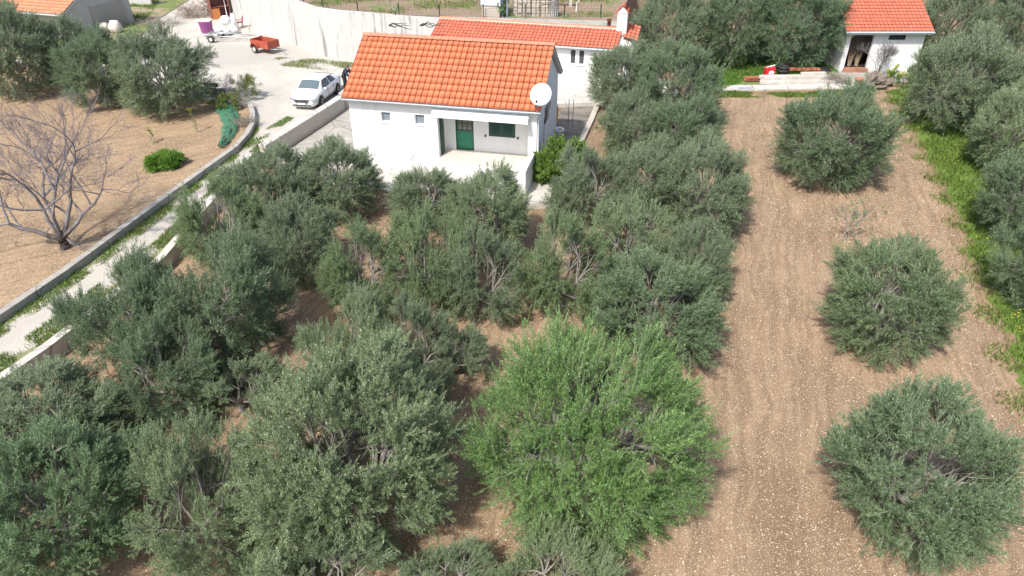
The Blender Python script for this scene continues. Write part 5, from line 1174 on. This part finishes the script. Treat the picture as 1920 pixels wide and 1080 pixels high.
X,Y=W(1474,150,.1); t=thing('tyre','black car tyre lying flat on the bricks right of the red bag','tyre',(X,Y+1.0,.40)); b=MB(); b.lathe([(.24,.0),(.40,.0),(.46,.06),(.46,.20),(.40,.26),(.24,.26),(.22,.13),(.24,.0)],(0,0,0),24,0,True,False); b.lathe([(.24,.26),(.40,.26),(.46,.32),(.46,.42),(.40,.48),(.24,.48),(.22,.36),(.24,.26)],(0,0,.01),24,0,True,False); b.build('tread',M_BLACK,t)
X,Y=W(1548,142,.1); b=MB(); b.blob((0,0,.2),(.7,.45,.22),8,14,0,.2,True); tag(b.build('tarp',plain('black_tarp',(.015,.016,.02),.5),None,(X,Y+.9,.1)),'crumpled black tarp between the beams and the shed doorstep','tarp')
X,Y=W(1398,166,.1); b=MB(); b.bbox(-.5,-.12,0,.4,.12,.07,.01); tag(b.build('plank',plain('blue_grey_plank',(.28,.33,.42),.6),None,(X,Y,.102)),'short blue grey plank lying on the pale kerb strip','plank')
X,Y=W(1586,158,.13); b=MB(); b.bbox(-1.0,-.10,0,1.0,.10,.06,.01); tag(b.build('plank',plain('old_brown_plank',(.17,.12,.09),.85),None,(X-.4,Y+.5,.40),(0,R(18),R(-42))),'old brown plank leaning on the brushwood in front of the shed door','plank')
brush('brush_heap','dead grey branches piled at the right end of the concrete beams',1568,154,.13,150,1.1,.6,21,M_DRYG,'brush heap',.014)
X,Y=W(1609,160,.13)
t=thing('flower_pot','terracotta pot at the left foot of the stone pile in front of the shed','pot',(X,Y+.1,.13)); b=MB(); b.lathe([(.17,0),(.25,.38),(.30,.39),(.30,.50),(.25,.50),(.18,.1),(.001,.1)],(0,0,0),20); b.build('pot_body',plain('terracotta_pot',(.42,.14,.08),.8),t)
M_ROCK=plain('weathered_rock',(.17,.145,.12),.95,0,.35,4,'obj',.8,9)
rl=['tall slanting grey rock slab right of the terracotta pot','low brown rock at the foot of the slanting slab','rounded grey rock in the middle of the stone pile','pale rock at the right end of the stone pile','flat reddish stone at the front of the stone pile','small rock at the back of the pile under the bare shrub']
for i,(px,py,r_,e_) in enumerate([(1628,160,(.38,.28,.60),(0,R(28),.3)),(1632,164,(.32,.25,.2),(0,0,.2)),(1650,158,(.42,.32,.36),(0,0,0)),(1668,160,(.36,.30,.28),(0,0,.5)),(1655,166,(.48,.22,.12),(0,0,0)),(1645,150,(.3,.25,.3),(0,0,1))]):
    X,Y=W(px,py,.13); b=MB(); b.blob((0,0,r_[2]*.8),r_,i+40,11,0,.22,False); o=b.build('rock',M_ROCK,None,(X,Y+.15,.12),e_); tag(o,rl[i],'rock','rocks piled in front of the shed')
X,Y=W(1672,158,.1); t=thing('prickly_pear','yellow green cactus pads growing behind the stone pile','cactus',(X+.15,Y+.9,.1)); M_PAD=plain('cactus_pad',(.28,.33,.08),.6)
for dx,dz,an in ((0,.35,10),(.15,.75,-25),(-.2,.7,35),(.32,1.05,-40)):
    b=MB(); b.blob((0,0,0),(.16,.05,.26),3,12,0,.02,True); b.build('pad',M_PAD,t,(dx,0,dz),(0,R(-an),.3))
# brush stored in the shed doorway
for i,(px,sd) in enumerate(((1612,50),(1622,51))):
    X,Y=W(px,128,.36); rs_=RS(sd); b=MB()
    for q in range(38): x0=rs_.uniform(-.25,.25); b.tube([(x0*.4,rs_.uniform(-.1,.1),0),(x0+rs_.normal(0,.1),rs_.uniform(-.2,.2),1.0),(x0*1.8+rs_.normal(0,.25),rs_.uniform(-.2,.3),rs_.uniform(1.4,2.3))],[.012,.009,.004],3)
    o=b.build('cane_bundle',plain('dry_canes',(.30,.24,.17),.9),None,(26.75+i*.6,55.75,.36)); tag(o,['bundle of dry canes in the left half of the dark shed doorway','bundle of dry canes in the right half of the dark shed doorway'][i],'canes','cane bundles in the shed doorway')
# pots and clutter at the house's right wall, two steel rods behind
def hp(x,y,z=0): return (HO[0]+x*math.cos(YAW)+y*math.sin(YAW), HO[1]-x*math.sin(YAW)+y*math.cos(YAW), z)
t=thing('wash_basin','white basin with a dark mouth low at the back corner of the house','basin',hp(HL+.30,6.2,.05)); b=MB(); b.lathe([(.15,0),(.20,.5),(.30,.62),(.30,.70),(.24,.70),(.12,.55),(.001,.55)],(0,0,0),16); b.build('bowl',M_PVC,t)
b=MB(); b.tube([(0,0,.62),(0,0,.63)],.2,14); b.build('dark_mouth',M_BLACK,t)
t=thing('steel_rods','two thin rusty rods standing behind the house above the dark path','rods',hp(HL+.55,8.1,.28))
for dx in (0,.28): b=MB(); b.tube([(dx,0,-.1),(dx,0,1.7)],.02,5); b.build('rod',MATS['rusty_cage'],t)
# white sacks near the garage, behind the olives
X,Y=W(198,66,.55)
for i,(dx,r_) in enumerate(((-.5,.5),(.55,.6))):
    b=MB(); b.blob((0,0,r_*.9),(r_,.5,r_),i+60,14,0,.15,True); tag(b.build('pale_boulder',plain('pale_boulder_stone',(.58,.54,.48),.9,0,.25,3),None,(X+dx,Y+1,.5)),['left one of two pale boulders in front of the garage door','right one of two pale boulders in front of the garage door'][i],'boulder','pale boulders before the garage')
